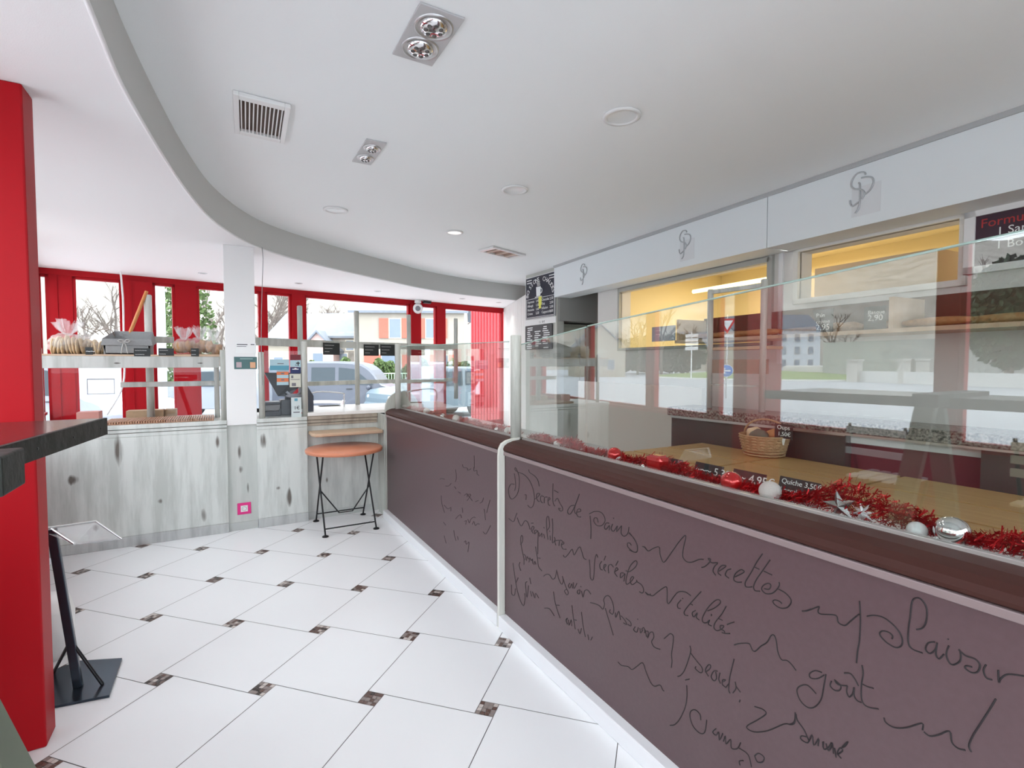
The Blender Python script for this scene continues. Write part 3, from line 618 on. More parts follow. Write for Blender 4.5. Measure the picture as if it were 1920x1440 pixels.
A3 = (1480, 1080, 4.3636, [
 [(105, 288), (145, 285), (200, 265), (245, 250), (235, 290), (260, 312), (380, 322), (400, 380), (455, 405), (500, 370), (570, 312)], [(575, 205), (582, 350), (575, 520), (560, 610), (550, 712)],
 [(635, 330), (700, 322), (780, 345), (870, 420), (920, 500), (920, 565), (870, 585), (790, 540), (740, 480), (760, 450), (810, 460), (845, 490), (840, 515)],
 [(1040, 438), (1090, 425), (1120, 370), (1125, 270), (1090, 200), (1045, 178), (1005, 210), (990, 330), (975, 450), (975, 550), (1010, 600), (1090, 630)],
 [(1190, 540), (1135, 550), (1115, 600), (1150, 635), (1195, 600), (1210, 545), (1200, 640), (1225, 678), (1265, 640)], [(1305, 570), (1285, 640), (1310, 710), (1350, 725), (1400, 690), (1400, 620), (1385, 600)], [(1295, 512), (1303, 522)],
 [(1385, 600), (1440, 650), (1520, 680), (1560, 730), (1540, 785), (1490, 790), (1440, 755), (1450, 735), (1495, 745)], [(1610, 725), (1590, 770), (1610, 830), (1660, 850)], [(1710, 770), (1715, 870), (1730, 840), (1790, 805), (1920, 820)],
 [(265, 790), (210, 775), (165, 800), (175, 835), (230, 840), (285, 810)], [(300, 805), (280, 920), (260, 1010), (210, 1070), (150, 1075), (90, 1020), (62, 940), (90, 900), (150, 895), (220, 965)],
 [(345, 860), (335, 900), (370, 935), (410, 935), (420, 900), (370, 850), (400, 890), (475, 900)], [(475, 900), (470, 950), (490, 990), (520, 960), (530, 910), (530, 980), (555, 1020), (590, 1035)], [(450, 795), (500, 800), (540, 850), (565, 900)], [(595, 730), (605, 800), (590, 900), (595, 1020), (640, 1070), (730, 1088)], [(600, 885), (640, 905), (690, 920)],
 [(775, 1160), (790, 1200), (860, 1240), (960, 1240), (1085, 1205), (1090, 1260)], [(1100, 1275), (1150, 1310), (1220, 1300), (1310, 1270), (1330, 1360), (1380, 1410), (1440, 1425)],
 [(1690, 1005), (1640, 1090), (1570, 1200), (1500, 1310), (1470, 1390), (1490, 1440)],
 [(0, 1215), (40, 1195), (52, 1125), (65, 1180), (120, 1260), (160, 1350)], [(150, 1320), (100, 1310), (95, 1335), (150, 1365), (185, 1300), (200, 1385), (240, 1330), (235, 1390)], [(280, 1355), (275, 1400)], [(300, 1370), (320, 1430), (350, 1390)], [(430, 1405), (460, 1390), (480, 1355)]])
A5 = (1200, 1060, 6.0, [
 [(270, 825), (300, 800), (340, 770), (375, 800), (368, 900), (355, 1000), (360, 1080), (352, 1150)], [(560, 905), (570, 960), (545, 1060), (500, 1180), (460, 1235), (425, 1250)],
 [(570, 990), (640, 1080), (695, 1150), (700, 1200), (670, 1205), (620, 1160), (630, 1140)], [(735, 1200), (780, 1170), (795, 1130), (770, 1120), (735, 1180), (770, 1250)], [(870, 1190), (830, 1190), (800, 1250), (830, 1300), (860, 1270), (850, 1200)], [(900, 1210), (885, 1280), (905, 1330)], [(940, 1310), (960, 1290), (930, 1290), (925, 1340), (960, 1370)], [(1058, 1055), (1035, 1150), (1010, 1260), (998, 1400), (1015, 1440)], [(965, 1375), (1000, 1330)], [(1070, 1310), (1080, 1380), (1045, 1435)], [(1080, 1360), (1130, 1430)],
 [(1060, 895), (1120, 880), (1220, 878), (1245, 910), (1265, 955), (1300, 965), (1360, 910), (1430, 865), (1475, 790), (1510, 790), (1535, 860), (1550, 970), (1590, 1060), (1650, 1070), (1700, 1110), (1755, 1185)],
 [(20, 720), (40, 700), (60, 740), (90, 745), (85, 820), (110, 760), (145, 755), (155, 810), (130, 860), (160, 920), (225, 945)]])
A6 = (1120, 1200, 4.0, [
 [(155, 165), (180, 190), (230, 200), (260, 222), (300, 195), (340, 172), (365, 240), (400, 320), (430, 348), (470, 338), (490, 375), (500, 382)],
 [(670, 340), (672, 420), (660, 500), (620, 590), (580, 635), (545, 640)], [(660, 300), (690, 293)], [(775, 600), (770, 560), (735, 525), (700, 535), (695, 580), (720, 650), (770, 700), (805, 690), (820, 600)],
 [(890, 665), (865, 690), (890, 715), (910, 690), (915, 750), (940, 700)], [(945, 760), (960, 720), (965, 780), (1000, 745), (1005, 810), (1050, 815), (1075, 770)], [(1060, 810), (1130, 860), (1155, 950)], [(1095, 905), (1065, 910), (1070, 940)], [(1180, 870), (1210, 850), (1250, 880), (1240, 915), (1200, 915), (1180, 870)],
 [(1180, 500), (1240, 520), (1265, 555), (1200, 600), (1130, 640), (1125, 665), (1180, 690), (1280, 680), (1400, 630), (1450, 635), (1480, 620), (1485, 545)], [(1690, 765), (1700, 820), (1740, 800), (1760, 770), (1770, 850)], [(1780, 810), (1790, 880)], [(1800, 860), (1840, 830), (1820, 810), (1800, 850), (1830, 890)], [(1840, 800), (1875, 765)],
 [(1070, 450), (1065, 465)]])
strokes([A1, A4, A2, A3, A5, A6], -0.0006, INK, cR)
A7 = (780, 850, 7.2, [
 [(340, 570), (350, 680), (385, 800)], [(535, 220), (545, 330), (530, 385)], [(400, 440), (440, 440), (475, 405)], [(780, 190), (785, 240), (820, 230), (825, 280), (850, 298)], [(630, 150), (640, 190), (690, 200), (700, 230), (740, 210)], [(785, 30), (788, 140), (785, 200)],
 [(650, 570), (690, 545), (690, 590)], [(690, 640), (740, 560), (700, 560), (760, 640)], [(800, 655), (840, 635)], [(865, 672), (895, 650), (912, 600)], [(920, 750), (930, 830), (938, 900)], [(1000, 630), (975, 720), (955, 800)], [(535, 885), (565, 850), (600, 830), (615, 870)], [(625, 735), (632, 800)],
 [(655, 920), (680, 910), (670, 960)], [(700, 890), (720, 940), (740, 890), (780, 860), (800, 870)], [(760, 960), (780, 920), (800, 975), (830, 950), (855, 955)], [(905, 1060), (940, 1090), (975, 1040), (1005, 975)], [(380, 1110), (395, 1170), (408, 1215)], [(510, 1040), (520, 1110), (540, 1180)], [(560, 1120), (570, 1170)], [(650, 1200), (670, 1180), (680, 1230), (715, 1200), (700, 1330)], [(320, 350), (350, 340), (385, 350)], [(380, 700), (430, 750), (470, 730), (470, 780)], [(370, 930), (400, 970)], [(520, 450), (540, 480)], [(570, 520), (600, 540)]])
strokes([A7], -0.0006, INK, cL, 0.0016)

# ------------------------------------------------------------------ bread display on the left cabinet
XS = -2.68
zs = 1.575
r = thing('display_rack', (-2.85, -2.05, ZT), 'grey wooden bread rack with a wide shelf, standing on the long cabinet', 'rack', None)
b = MB(); b.box((XS+.01, -2.76, 1.465), (XS-.02, -1.40, 1.562)); b.obj('shelf_apron', knotty('apron wood', kn([(220, 681, 5, 1.5), (375, 681, 5, 1.5)], XS), col=(0.52, 0.53, 0.50), col2=(0.38, 0.39, 0.36)), r, bevel=0.003)
b = MB(); b.box((XS+.012, -2.76, 1.562), (-3.10, -1.40, 1.575)); b.obj('shelf_board', BOARDW, r)
for px, xx, z1, rr in ((419, XS, at(419, 656, x=XS).z, .026), (406, -2.98, 1.56, .022), (281, -3.08, at(281, 553, x=-3.08).z, .03), (73, XS, 1.62, .022)):
    post(px, 1.0, z1, x=xx, r=rr, name='upright', parent=r)
b = MB(); zz = at(320, 720, x=-2.98).z; b.bar((-2.98, at(226, 720, x=-2.98).y, zz), (-2.98, -1.36, zz), .03, .045); b.obj('lower_rail', TUBE, r, bevel=.004)
b = MB(); bpx(b, 276, 631, 326, 643, -3.12, .02); b.obj('upper_rail', TUBE, r)
b = MB(); b.box((XS+.022, -2.74, 1.002), (XS+.027, -1.42, 1.462)); b.box((XS+.022, -2.74, 1.576), (XS+.027, -2.55, 1.69)); b.obj('front_glass', WGLASS, r)
mat_ = MB()
p0 = at(196, 790, z=1.0); y0 = p0.y; 
for k in range(44):
    yy = -2.22+k*0.0175
    mat_.box((XS-.01, yy, 1.002), (-3.05, yy+.012, 1.024))
mat_.box((XS-.012, -2.225, 1.001), (-3.055, -1.45, 1.006))
mat_.obj('ribbed_mat', mat('terracotta ribbed board', (0.50, 0.26, 0.15), 0.6, noise=(30, .7)), None, label='brown ribbed serving mat lying on the long cabinet', cat='mat')
for (l, t, rr, bb, lab, x) in ((236, 770, 306, 777, 'flat cardboard box behind the brown ribbed mat', -3.15), (308, 768, 330, 774, 'small flat carton at the right end of the flat cardboard box', -3.22), (143, 773, 185, 778, 'pile of flat reddish trays at the left end of the cabinet', -3.1)):
    b = MB(); bpx(b, l, t, rr, bb, x, .16); z0 = min(v.z for v in b.v)
    for v in b.v:
        if v.z == z0: v.z = 1.001
    b.obj('carton', CARD if 'red' not in lab else mat('reddish tray', (0.5, 0.22, 0.18), .6), None, label=lab, cat='box')
def blob(c, r_, m, seed, amp=.12, name='loaf', parent=None, **k):
    R = random.Random(seed); w_ = [(Vector((R.uniform(-1, 1), R.uniform(-1, 1), R.uniform(-1, 1))).normalized(), R.uniform(3, 7), R.uniform(0, 6)) for _ in range(6)]
    b = MB(); b.ell((c[0], c[1], c[2]), r_, 24, 14, warp=lambda v: 1+amp*sum(sin(v.dot(a)*f_+p) for a, f_, p in w_)/3)
    return b.obj(name, m, parent, **k)
def crown(c, w_, h, seed, parent, name='gathered_film', lean=0):
    """stiff cellophane gathered into a fan"""
    R = random.Random(seed); b = MB(); n = 26; base = Vector(c)
    vs = []; fs = []
    for i in range(n):
        a = 2*pi*i/n; rr = w_*(1 if i % 2 else .55)*R.uniform(.8, 1.15); hh = h*R.uniform(.65, 1.1)
        vs += [base+Vector((cos(a)*.012, sin(a)*.016, 0)), base+Vector((cos(a)*rr*.35, sin(a)*rr*.7+lean*hh*.5, hh*.5)), base+Vector((cos(a)*rr*.5, sin(a)*rr+lean*hh, hh))]
    for i in range(n):
        j = (i+1) % n; fs += [(3*i, 3*j, 3*j+1, 3*i+1), (3*i+1, 3*j+1, 3*j+2, 3*i+2)]
    b.add(vs, fs); return b.obj(name, CELLO, parent)
def bag(px, py, x, w_, h, seed, label, m, group=None, cr=True, name='bread_bag', dp=.11):
    c = at(px, py, x=x); r = thing(name, (c.x, c.y, zs), label, 'bread', group); R = random.Random(seed)
    n = 9 if m is CRUMB else 6
    for k in range(n):
        yy = c.y+(k-(n-1)/2)*w_*1.5/n
        if m is CRUMB:
            b = MB(); hh_ = h*R.uniform(.36, .46); b.ell((c.x+R.uniform(-.02, .02), yy, zs+hh_), (dp*.8, w_*.10, hh_), 16, 8, warp=lambda v: 1+.10*abs(v.x*v.z)*4); b.rot(R.uniform(-.25, .25), (c.x, yy, zs+hh_), 'X'); b.obj('slice', m, r)
        else: blob((c.x+R.uniform(-.04, .05), yy, zs+h*R.uniform(.3, .6)), (.05, w_*.30, h*.33), m, seed*7+k, name='roll', parent=r)
    b = MB(); W_ = [(Vector((R.uniform(-1, 1), R.uniform(-1, 1), R.uniform(-1, 1))), R.uniform(8, 16)) for _ in range(8)]
    b.ell((c.x, c.y, zs+h*.5), (dp, w_, h*.52), 40, 20, warp=lambda v: 1+.07*sum(sin(v.dot(a)*f_) for a, f_ in W_)/2); b.obj('film', CELLO, r)
    if cr: crown((c.x, c.y, zs+h*.9), w_*.8, h*.75, seed, r)
    return r
bag(128, 645, -2.87, .13, .17, 3, 'clear bag of sliced white bread at the far left of the bread rack', CRUMB)
bag(168, 648, -2.95, .15, .15, 5, 'clear bag of sliced bread left of the grey felt basket', CRUMB, cr=False)
b = MB()
for k in range(5): b.tube(crv([at(148+k*12, 615+k*3, x=-2.9)+Vector((0, 0, .02)), at(160+k*12, 618, x=-2.86), at(175+k*10, 626+k, x=-2.9)], 4), .003, 5)
b.obj('twig_bundle', mat('twig', (0.22, 0.17, 0.13), .8), None, label='few dark twigs lying on the bread bags left of the felt basket', cat='twigs', kind='stuff')
# felt basket with a folded rim and a ribbon bow
c0 = at(192, 660, x=-2.75); c1 = at(284, 660, x=-2.75); r = thing('felt_basket', (-2.87, (c0.y+c1.y)/2, zs), 'grey felt basket with folded rim and ribbon bow on the bread rack', 'basket')
ya, yb = c0.y, c1.y; b = MB()
b.prism([(ya+.02, zs+.001), (yb-.02, zs+.001), (yb, zs+.11), (ya, zs+.11)], (-2.75, 0, 0), Y, Z, X*-.012); b.prism([(ya+.02, zs+.001), (yb-.02, zs+.001), (yb, zs+.11), (ya, zs+.11)], (-2.99, 0, 0), Y, Z, X*.012)
b.box((-2.75, ya+.008, zs+.002), (-2.99, ya+.02, zs+.11)); b.box((-2.75, yb-.02, zs+.002), (-2.99, yb-.008, zs+.11)); b.box((-2.75, ya+.02, zs+.001), (-2.99, yb-.02, zs+.012)); b.obj('body', FELT, r)
b = MB(); xf, xb_ = -2.74, -3.0
out_b = [(xf, ya-.008, zs+.075), (xf, yb+.010, zs+.075), (xb_, yb+.010, zs+.10), (xb_, ya-.008, zs+.10)]
top_ = [(xf+.012, ya+.005, zs+.128), (xf+.012, yb+.002, zs+.128), (xb_-.012, yb-.01, zs+.205), (xb_-.012, ya+.045, zs+.205)]
inn = [(xf-.02, ya+.025, zs+.10), (xf-.02, yb-.02, zs+.10), (xb_+.01, yb-.03, zs+.09), (xb_+.01, ya+.06, zs+.09)]
b.add(out_b+top_+inn, [(i, (i+1) % 4, (i+1) % 4+4, i+4) for i in range(4)]+[(i+4, (i+1) % 4+4, (i+1) % 4+8, i+8) for i in range(4)]); o_ = b.obj('folded_rim', FELT, r)
sd = o_.modifiers.new('thickness', 'SOLIDIFY'); sd.thickness = .008
RIB = mat('grey ribbon', (0.45, 0.44, 0.42), .6); b = MB(); q = at(233, 640, x=-2.73)
for s_ in (-1, 1): b.tube(crv([q, q+Vector((.01, .02*s_, .012)), q+Vector((.01, .04*s_, .004)), q+Vector((.01, .02*s_, -.008)), q], 4), .004, 5); b.tube(crv([q, q+Vector((.006, .012*s_, -.04)), q+Vector((.004, .022*s_, -.10))], 4), .004, 5)
b.obj('ribbon', RIB, r)
bag(345, 646, -2.87, .085, .15, 11, 'clear bag of brown rolls in the middle of the right end of the rack', CRUST)
bag(375, 642, -2.93, .09, .16, 12, 'clear bag of crusty rolls between two other bags on the rack', CRUST)
bag(401, 640, -2.85, .07, .15, 13, 'clear bag of rolls at the right end of the rack beside the pillar', CRUST)
b = MB(); q0 = at(300, 665, x=-2.80); q1 = at(412, 665, x=-2.80); b.box((-2.72, q0.y+.01, zs), (-2.745, q1.y, zs+.004)); b.box((-2.76, q0.y+.06, zs), (-3.0, q1.y, zs+.008)); b.obj('wooden_tray', BOARDW, None, label='thin wooden tray under the bags of rolls', cat='tray')
def chalk_card(l, t, r_, b_, x, label, lines=None, y=None, tilt=0, cat='price card', group=None, back=.004, sz=None):
    """small slate with chalk lettering facing the shop: in plane x or y"""
    if x is not None: p = at(l, (t+b_)/2, x=x); q = at(r_, (t+b_)/2, x=x); zt = at((l+r_)/2, t, x=x).z; zb = at((l+r_)/2, b_, x=x).z; ax = Y; nn = X
    else: p = at(l, (t+b_)/2, y=y); q = at(r_, (t+b_)/2, y=y); zt = at((l+r_)/2, t, y=y).z; zb = at((l+r_)/2, b_, y=y).z; ax = X; nn = -Y
    W_ = (q-p).dot(ax); H_ = zt-zb; o = Vector((p.x, p.y, zb)); up = (Z*cos(tilt)-nn*sin(tilt)).normalized(); d = ax.cross(up)
    bm_ = MB(); bm_.prism([(0, 0), (W_, 0), (W_, H_), (0, H_)], o, ax, up, d*-.004)
    s_ = bm_.obj('price_card', SLATE, None, label=label, cat=cat, group=group)
    for k, t_ in enumerate(lines or []):
        n = len(lines); hh = H_/n*.72 if not sz else sz
        writing('chalk_writing', t_, hh*1.15, o+ax*W_*.06+up*(H_*(n-1-k)/n+H_/n*.22)+d*.001, ax, up, CHALK, s_)
    return s_
chalk_card(160, 651, 174, 665, XS+.014, 'tiny dark card on the rack edge below the twigs', ['~~'])
chalk_card(251, 653, 282, 668, XS+.014, 'larger black chalk card on the rack edge right of the felt basket', ['~~~~~', '~~~~'])
chalk_card(297, 653, 326, 667, XS+.014, 'grey-blue chalk card on the rack edge left of the bags of rolls', ['~~~~', '~~~'])
chalk_card(358, 653, 373, 668, XS+.014, 'smallest black chalk card, in front of the bags of rolls', ['~~', '~~'])
b = MB(); a_ = at(251, 606, x=-3.03); c_ = at(275, 546, x=-3.06); dn = (a_-c_).normalized(); b.cyl(c_, c_+dn*((c_.z-1.582)/-dn.z), .014, seg=12); b.obj('leaning_pole', mat('orange wood', (0.62, 0.24, 0.07), .5), None, label='leaning orange wooden pole behind the felt basket', cat='pole')
b = MB(); a_ = at(226, 513, x=-4.75); b.tube(crv([a_+Z*.03, at(229, 540, x=-4.75), at(231, 570, x=-4.75), at(232, 640, x=-4.75), at(231, 720, x=-4.75), at(200, 778, x=-4.75)], 6), .01, 6); b.obj('hanging_cord', PLAST, None, label='pale cord hanging from the red door frame behind the rack', cat='cord')
sheet(163, 710, 215, 739, CD.p(U(190), 0).x+.03, 'door_notice', 'white framed notice on the glass of the red door', marks=((163, 710, 215, 711.5, GREYI), (163, 738, 215, 739, GREYI), (163, 711, 164.2, 739, GREYI), (214, 711, 215, 739, GREYI)))

# ------------------------------------------------------------------ till area between the two guard posts
post(490, 1.0, at(490, 660, x=XS).z, x=XS, r=.025, label='grey round post right of the white pillar')
post(571, 1.0, at(571, 640, x=XS).z, x=XS, r=.026, label='grey round post left of the round orange table nook')
b = MB(); b.prism([(at(496, 700, x=XS).y, 1.003), (at(565, 700, x=XS).y, 1.003), (at(565, 700, x=XS).y, 1.62), (at(496, 700, x=XS).y, 1.62)], (XS, 0, 0), Y, Z, X*.005); b.obj('till_screen_glass', WGLASS, None, label='clear glass sheet between the two posts in front of the till', cat='glass')
XP = XS+.006; LB = mat('pale blue print', (0.42, 0.60, 0.66), .6); MB_ = mat('mid blue print', (0.10, 0.32, 0.42), .6); ORP = mat('orange print', (0.72, 0.20, 0.08), .6); NAVY = mat('navy print', (0.01, 0.02, 0.10), .5); CRM = mat('cream print', (0.66, 0.66, 0.56), .7); BURG = mat('burgundy print', (0.16, 0.01, 0.02), .5)
sheet(506, 674, 542, 694, XP, 'blue_card', 'pale blue and teal card stuck above the till screen', LB, ((506, 685.5, 542, 694, MB_), (520, 681, 532, 682.5, GREYI)))
sheet(519, 697, 541, 722, XP, 'orange_card', 'orange and aqua striped card on the till glass', ORP, ((519, 703, 541, 709, LB), (519, 716, 541, 722, LB), (527, 699, 533, 701.5, GREYI), (527, 711, 533, 713.5, GREYI)))
sheet(544, 665, 564, 675, XP, 'burgundy_card', 'burgundy sticker, topmost in the column beside the post', BURG)
sheet(544, 675.5, 564, 688, XP, 'gecko_card', 'pale card with a black lizard mark below the burgundy sticker', LB, ((555, 680, 562, 682, BLACK), (558, 678, 560, 686, BLACK), (553, 684, 557, 685, BLACK)))
sheet(544, 688.5, 564, 700, XP, 'navy_card', 'navy blue sticker with white writing beside the post', NAVY, ((548, 691.5, 560, 693, PAPER), (552, 690, 556, 691.4, PAPER)))
sheet(543, 701, 564, 726, XP, 'cream_card', 'cream leaflet with dark drawings below the navy sticker', CRM, ((546, 704, 550, 709, GREYI), (547, 718, 555, 724, GREYI), (545, 711, 562, 712, GREYI)))
s_ = sheet(546, 745, 565, 784, XS+.03, 'price_leaflet', 'tall pale leaflet reading 1€ at the foot of the post', mat('pale leaflet', (0.60, 0.68, 0.68), .6), ((552, 747, 558, 752, MB_), (550, 772, 562, 774, GREYI)))
q = at(551, 768, x=XS+.034); writing('price_writing', '1€', .045, q, Y, Z, BLACK, s_)
r = thing('cash_register', (-2.95, -0.98, ZT), 'black touch-screen till with its screen seen from the back', 'cash register')
b = MB(); pz = [at(496, 699, x=-2.82), at(563, 699, x=-2.82), at(560, 727, x=-2.88), at(541, 744, x=-2.88), at(521, 743, x=-2.88)]
b.add([p for p in pz]+[p+Vector((-.05, 0, .0)) for p in pz], [(0, 1, 2, 3, 4), (9, 8, 7, 6, 5)]+[(i, i+5, (i+1) % 5+5, (i+1) % 5) for i in range(5)]); b.obj('screen', BLACK, r)
b = MB(); q = at(540, 740, x=-2.9); b.tube([q, (q.x-.02, q.y, 1.12)], .03, 12); b.box((-2.82, q.y-.09, 1.04), (-3.05, q.y+.09, 1.07)); b.obj('stand', BLACK, r)
b = MB(); bpx(b, 527, 750, 549, 778, -2.80, .2); b.obj('receipt_printer', BLACK, r, bevel=.006)
b = MB(); bpx(b, 497, 754, 526, 758, -2.83, .2); bpx(b, 497, 759, 525, 770, -2.84, .2, 1); bpx(b, 497, 771, 527, 780, -2.86, .2); b.obj('drawer', [BLACK, mat('grey keys', (.25, .24, .23), .5)], r, bevel=.003)
b = MB(); q = at(552, 738, x=-2.78); b.tube(crv([q+Vector((0, -.07, .02)), q+Vector((.01, -.02, -.02)), q+Vector((0, .04, 0)), q+Vector((0, .06, .05))], 5), .012, 8); b.ell(q+Vector((0, .0, -.02)), (.03, .08, .02), 16, 8); b.obj('card_terminal', mat('grey plastic', (.3, .3, .32), .4), r)
r = thing('coffee_machine', (-3.0, -0.62, ZT), 'black machine casing right of the till, half hidden by the grey post', 'appliance')
b = MB(); pz = [at(577, 725, x=-2.75), at(588, 742, x=-2.75), at(588, 781, x=-2.75), at(577, 781, x=-2.75)]; b.add(pz+[p+Vector((-.3, 0, 0)) for p in pz], [(0, 1, 2, 3), (7, 6, 5, 4)]+[(i, i+4, (i+1) % 4+4, (i+1) % 4) for i in range(4)]); b.obj('casing', mat('navy casing', (.012, .014, .03), .35), r)

# ------------------------------------------------------------------ grey post rack behind the nook
RK = [(-3.13, -0.68), (-3.42, -0.046), (-3.56, 0.61), (-3.72, 1.30)]
r = thing('post_rack', (-3.4, 0.2, 1.035), 'grey wooden rack of posts and rails behind the nook worktop', 'rack')
for (x_, y_), px, pt in zip(RK, (557, 670, 767, 855), (573, 583, 590, 597)):
    z1 = at(px, pt, x=x_).z; b = MB(); b.lathe([(0, 1.036), (.026, 1.036), (.026, z1-.006), (.02, z1), (0, z1+.001)], (x_, y_, 0), 16); b.obj('upright', TUBE, r)
b = MB(); P_ = [Vector((-3.0, -1.11, 1.715))]+[Vector((x_, y_, 1.71)) for x_, y_ in RK]
for i in range(4): b.bar(P_[i], P_[i+1], .035, .075)
b.obj('upper_rail', TUBE, r, bevel=.003)
b = MB()
for i in range(0, 3): b.bar((*RK[i], 1.29), (*RK[i+1], 1.29), .03, .045)
b.obj('lower_rail', TUBE, r, bevel=.003)
def rail_card(px, l, r_, t, b_, label, lines):
    sg = Seg(RK[0], RK[1]) if px < 670 else Seg(RK[1], RK[2]); sg2 = sg.n if sg.n.x > 0 else -sg.n
    o = sg.at(l, b_, 0)+sg2*.03; e = sg.at(r_, b_, 0)+sg2*.03; t_ = sg.at((l+r_)/2, t, 0); W_ = (e-o).length; H_ = t_.z-o.z
    ax = (e-o); ax.z = 0; ax.normalize(); bb_ = MB(); bb_.prism([(0, 0), (W_, 0), (W_, H_), (0, H_)], o, ax, Z, -sg2*.004); s_ = bb_.obj('price_card', SLATE, None, label=label, cat='price card')
    for k, t_ in enumerate(lines): writing('chalk_writing', t_, H_*.26, o+ax*W_*.08+Z*H_*(.72-.27*k)+sg2*.001, ax, Z, CHALK, s_)
rail_card(618, 603, 634, 643, 665, 'black chalk card on the rack rail nearest the till', ['~~~~~~', '~~~~~', '~~~'])
rail_card(693, 680, 708, 646, 667, 'black chalk card on the rack rail, left one of the adjoining two', ['~~~~~~', '~~~~~', '~~~'])
rail_card(725, 711, 739, 646, 667, 'black chalk card on the rack rail, right one of the adjoining two', ['~~~~~~', '~~~~~', '~~~'])
b = MB(); bpx(b, 600, 762, 640, 773, -3.3, .15); z0 = 1.036
for v in b.v:
    if v.z < 1.1: v.z = max(v.z, z0)
b.obj('carton', CARD, None, label='small cardboard carton on the cream worktop behind the nook', cat='box')
b = MB(); q = [at(585, 770, x=-3.2), at(585, 737, x=-3.2), at(640, 737, x=-3.2), at(645, 745, x=-3.2), at(645, 772, x=-3.2)]; b.tube(crv(q, 5), .008, 8); b.obj('wire_arch', STEEL, None, label='thin steel wire arch standing on the cream worktop', cat='stand')

# ------------------------------------------------------------------ menu boards at the end of the fascia
YB = 2.515
r = thing('menu_board', at(1014, 600, y=YB), 'black hot-drinks menu board headed BOISSONS CHAUDES', 'sign')
p = at(988, 522, y=YB); q = at(1044, 508, y=YB); zt = 2.735; zb = 2.14; W_ = q.x-p.x; NAV = mat('black blue board', (0.012, 0.013, 0.03), .4)
b = MB(); b.box((p.x, YB, zb), (q.x, YB-.02, zt)); bd = b.obj('board', NAV, r)
y_ = YB-.0212
def flat(mb, x0, z0, x1, z1, d=.0008): return mb.box((p.x+x0*W_, y_, zb+z0*(zt-zb)), (p.x+x1*W_, y_-d, zb+z1*(zt-zb)))
b = MB()
for a in ((0, 0, 1, .012), (0, .988, 1, 1), (0, 0, .012, 1), (.988, 0, 1, 1), (.03, .47, .97, .48), (.03, .03, .97, .04), (.03, .03, .04, .48), (.96, .03, .97, .48), (.05, .92, .22, .94), (.05, .86, .22, .88), (.80, .92, .97, .94), (.80, .86, .97, .88)): flat(b, *a)
b.obj('white_lines', PAPER, bd)
S_ = "BOISSONS CHAUDES"
for i, ch in enumerate(S_):
    if ch == ' ': continue
    a = radians(172-164*i/(len(S_)-1)); cx = p.x+W_*.5+cos(a)*W_*.40; cz = zb+(zt-zb)*.50+sin(a)*(zt-zb)*.36
    ta = a-pi/2; ax = Vector((cos(ta), 0, sin(ta))); ay = Vector((-sin(ta), 0, cos(ta)))
    writing('letter', ch, .088, Vector((cx, y_, cz))-ax*.026, ax, ay, PAPER, bd)
b = MB(); cz = zb+(zt-zb)*.62; cx = p.x+W_*.45
b.prism([(-.06, .07), (.06, .07), (.05, -.06), (-.05, -.06)], (cx, y_, cz), X, Z, Y*-.001); b.tube([(cx+.055+.04*sin(t), y_, cz+.01+.035*cos(t)) for t in [k*pi/8 for k in range(9)]], .008, 6); b.box((cx-.09, y_, cz-.075), (cx+.09, y_-.001, cz-.065))
for s_ in (-.03, 0, .03): b.tube(crv([(cx+s_, y_, cz+.08), (cx+s_+.012, y_, cz+.10), (cx+s_-.008, y_, cz+.12), (cx+s_+.004, y_, cz+.14)], 4), .005, 5)
b.obj('coffee_cup_drawing', PAPER, bd)
for k, (a, c_) in enumerate((('Expresso', '1,40'), ('Allongé', '1,50'), ('Noisette', '1,60'), ('Crème', '2,20'))):
    writing('menu_line', a, .05, (p.x+W_*.07, y_, zb+(zt-zb)*(.385-.095*k)), X, Z, PAPER, bd)
    writing('menu_line', c_, .05, (p.x+W_*.36, y_, zb+(zt-zb)*(.385-.095*k)), X, Z, PAPER, bd)
for k, (a, c_) in enumerate((('Chocolat', '2,50'), ('Thé', '2,00'), ('Infusion', '2,00'), ('Cappuccino', '3,00'))):
    writing('menu_line', a, .05, (p.x+W_*.56, y_, zb+(zt-zb)*(.385-.095*k)), X, Z, PAPER, bd)
    writing('menu_line', c_, .05, (p.x+W_*.82, y_, zb+(zt-zb)*(.385-.095*k)), X, Z, PAPER, bd)
b = MB(); flat(b, .46, .30, .56, .50, .002); flat(b, .47, .22, .54, .30, .002); b.obj('yellow_sticker', mat('yellow sticker', (0.75, 0.75, 0.12), .6), bd)
b = MB(); b.box((p.x-.03, YB, 2.05), (q.x, YB-.015, 2.135)); o_ = b.obj('sign_strip', PLAST, None, label='white strip sign between the two black menu boards', cat='sign')
writing('strip_writing', '1 L  10 €', .04, (p.x+.35, YB-.016, 2.07), X, Z, GREYI, o_)
b = MB(); b.box((p.x-.02, YB, 1.70), (q.x-.09, YB-.015, 2.045)); o_ = b.obj('price_list', mat('dark grey board', (.07, .065, .07), .5), None, label='smaller grey price list with dense white lines, below the hot-drinks board', cat='sign')
R = random.Random(5); b = MB()
for k in range(11):
    for c_ in range(3):
        if R.random() < .9: x_ = p.x+.02+c_*.21+R.uniform(0, .03); z_ = 2.02-k*.029; b.box((x_, YB-.0155, z_), (x_+R.uniform(.08, .16), YB-.0165, z_-.014))
b.obj('printed_lines', PAPER, o_)
b = MB(); q = at(1040, 700, y=YB-.03); b.box((q.x-.03, YB-.01, .9), (q.x+.02, YB+.004, 2.72)); b.obj('grey_upright', mat('light grey upright', (.55, .55, .5), .5), None, label='light grey upright beside the menu boards', cat='post')
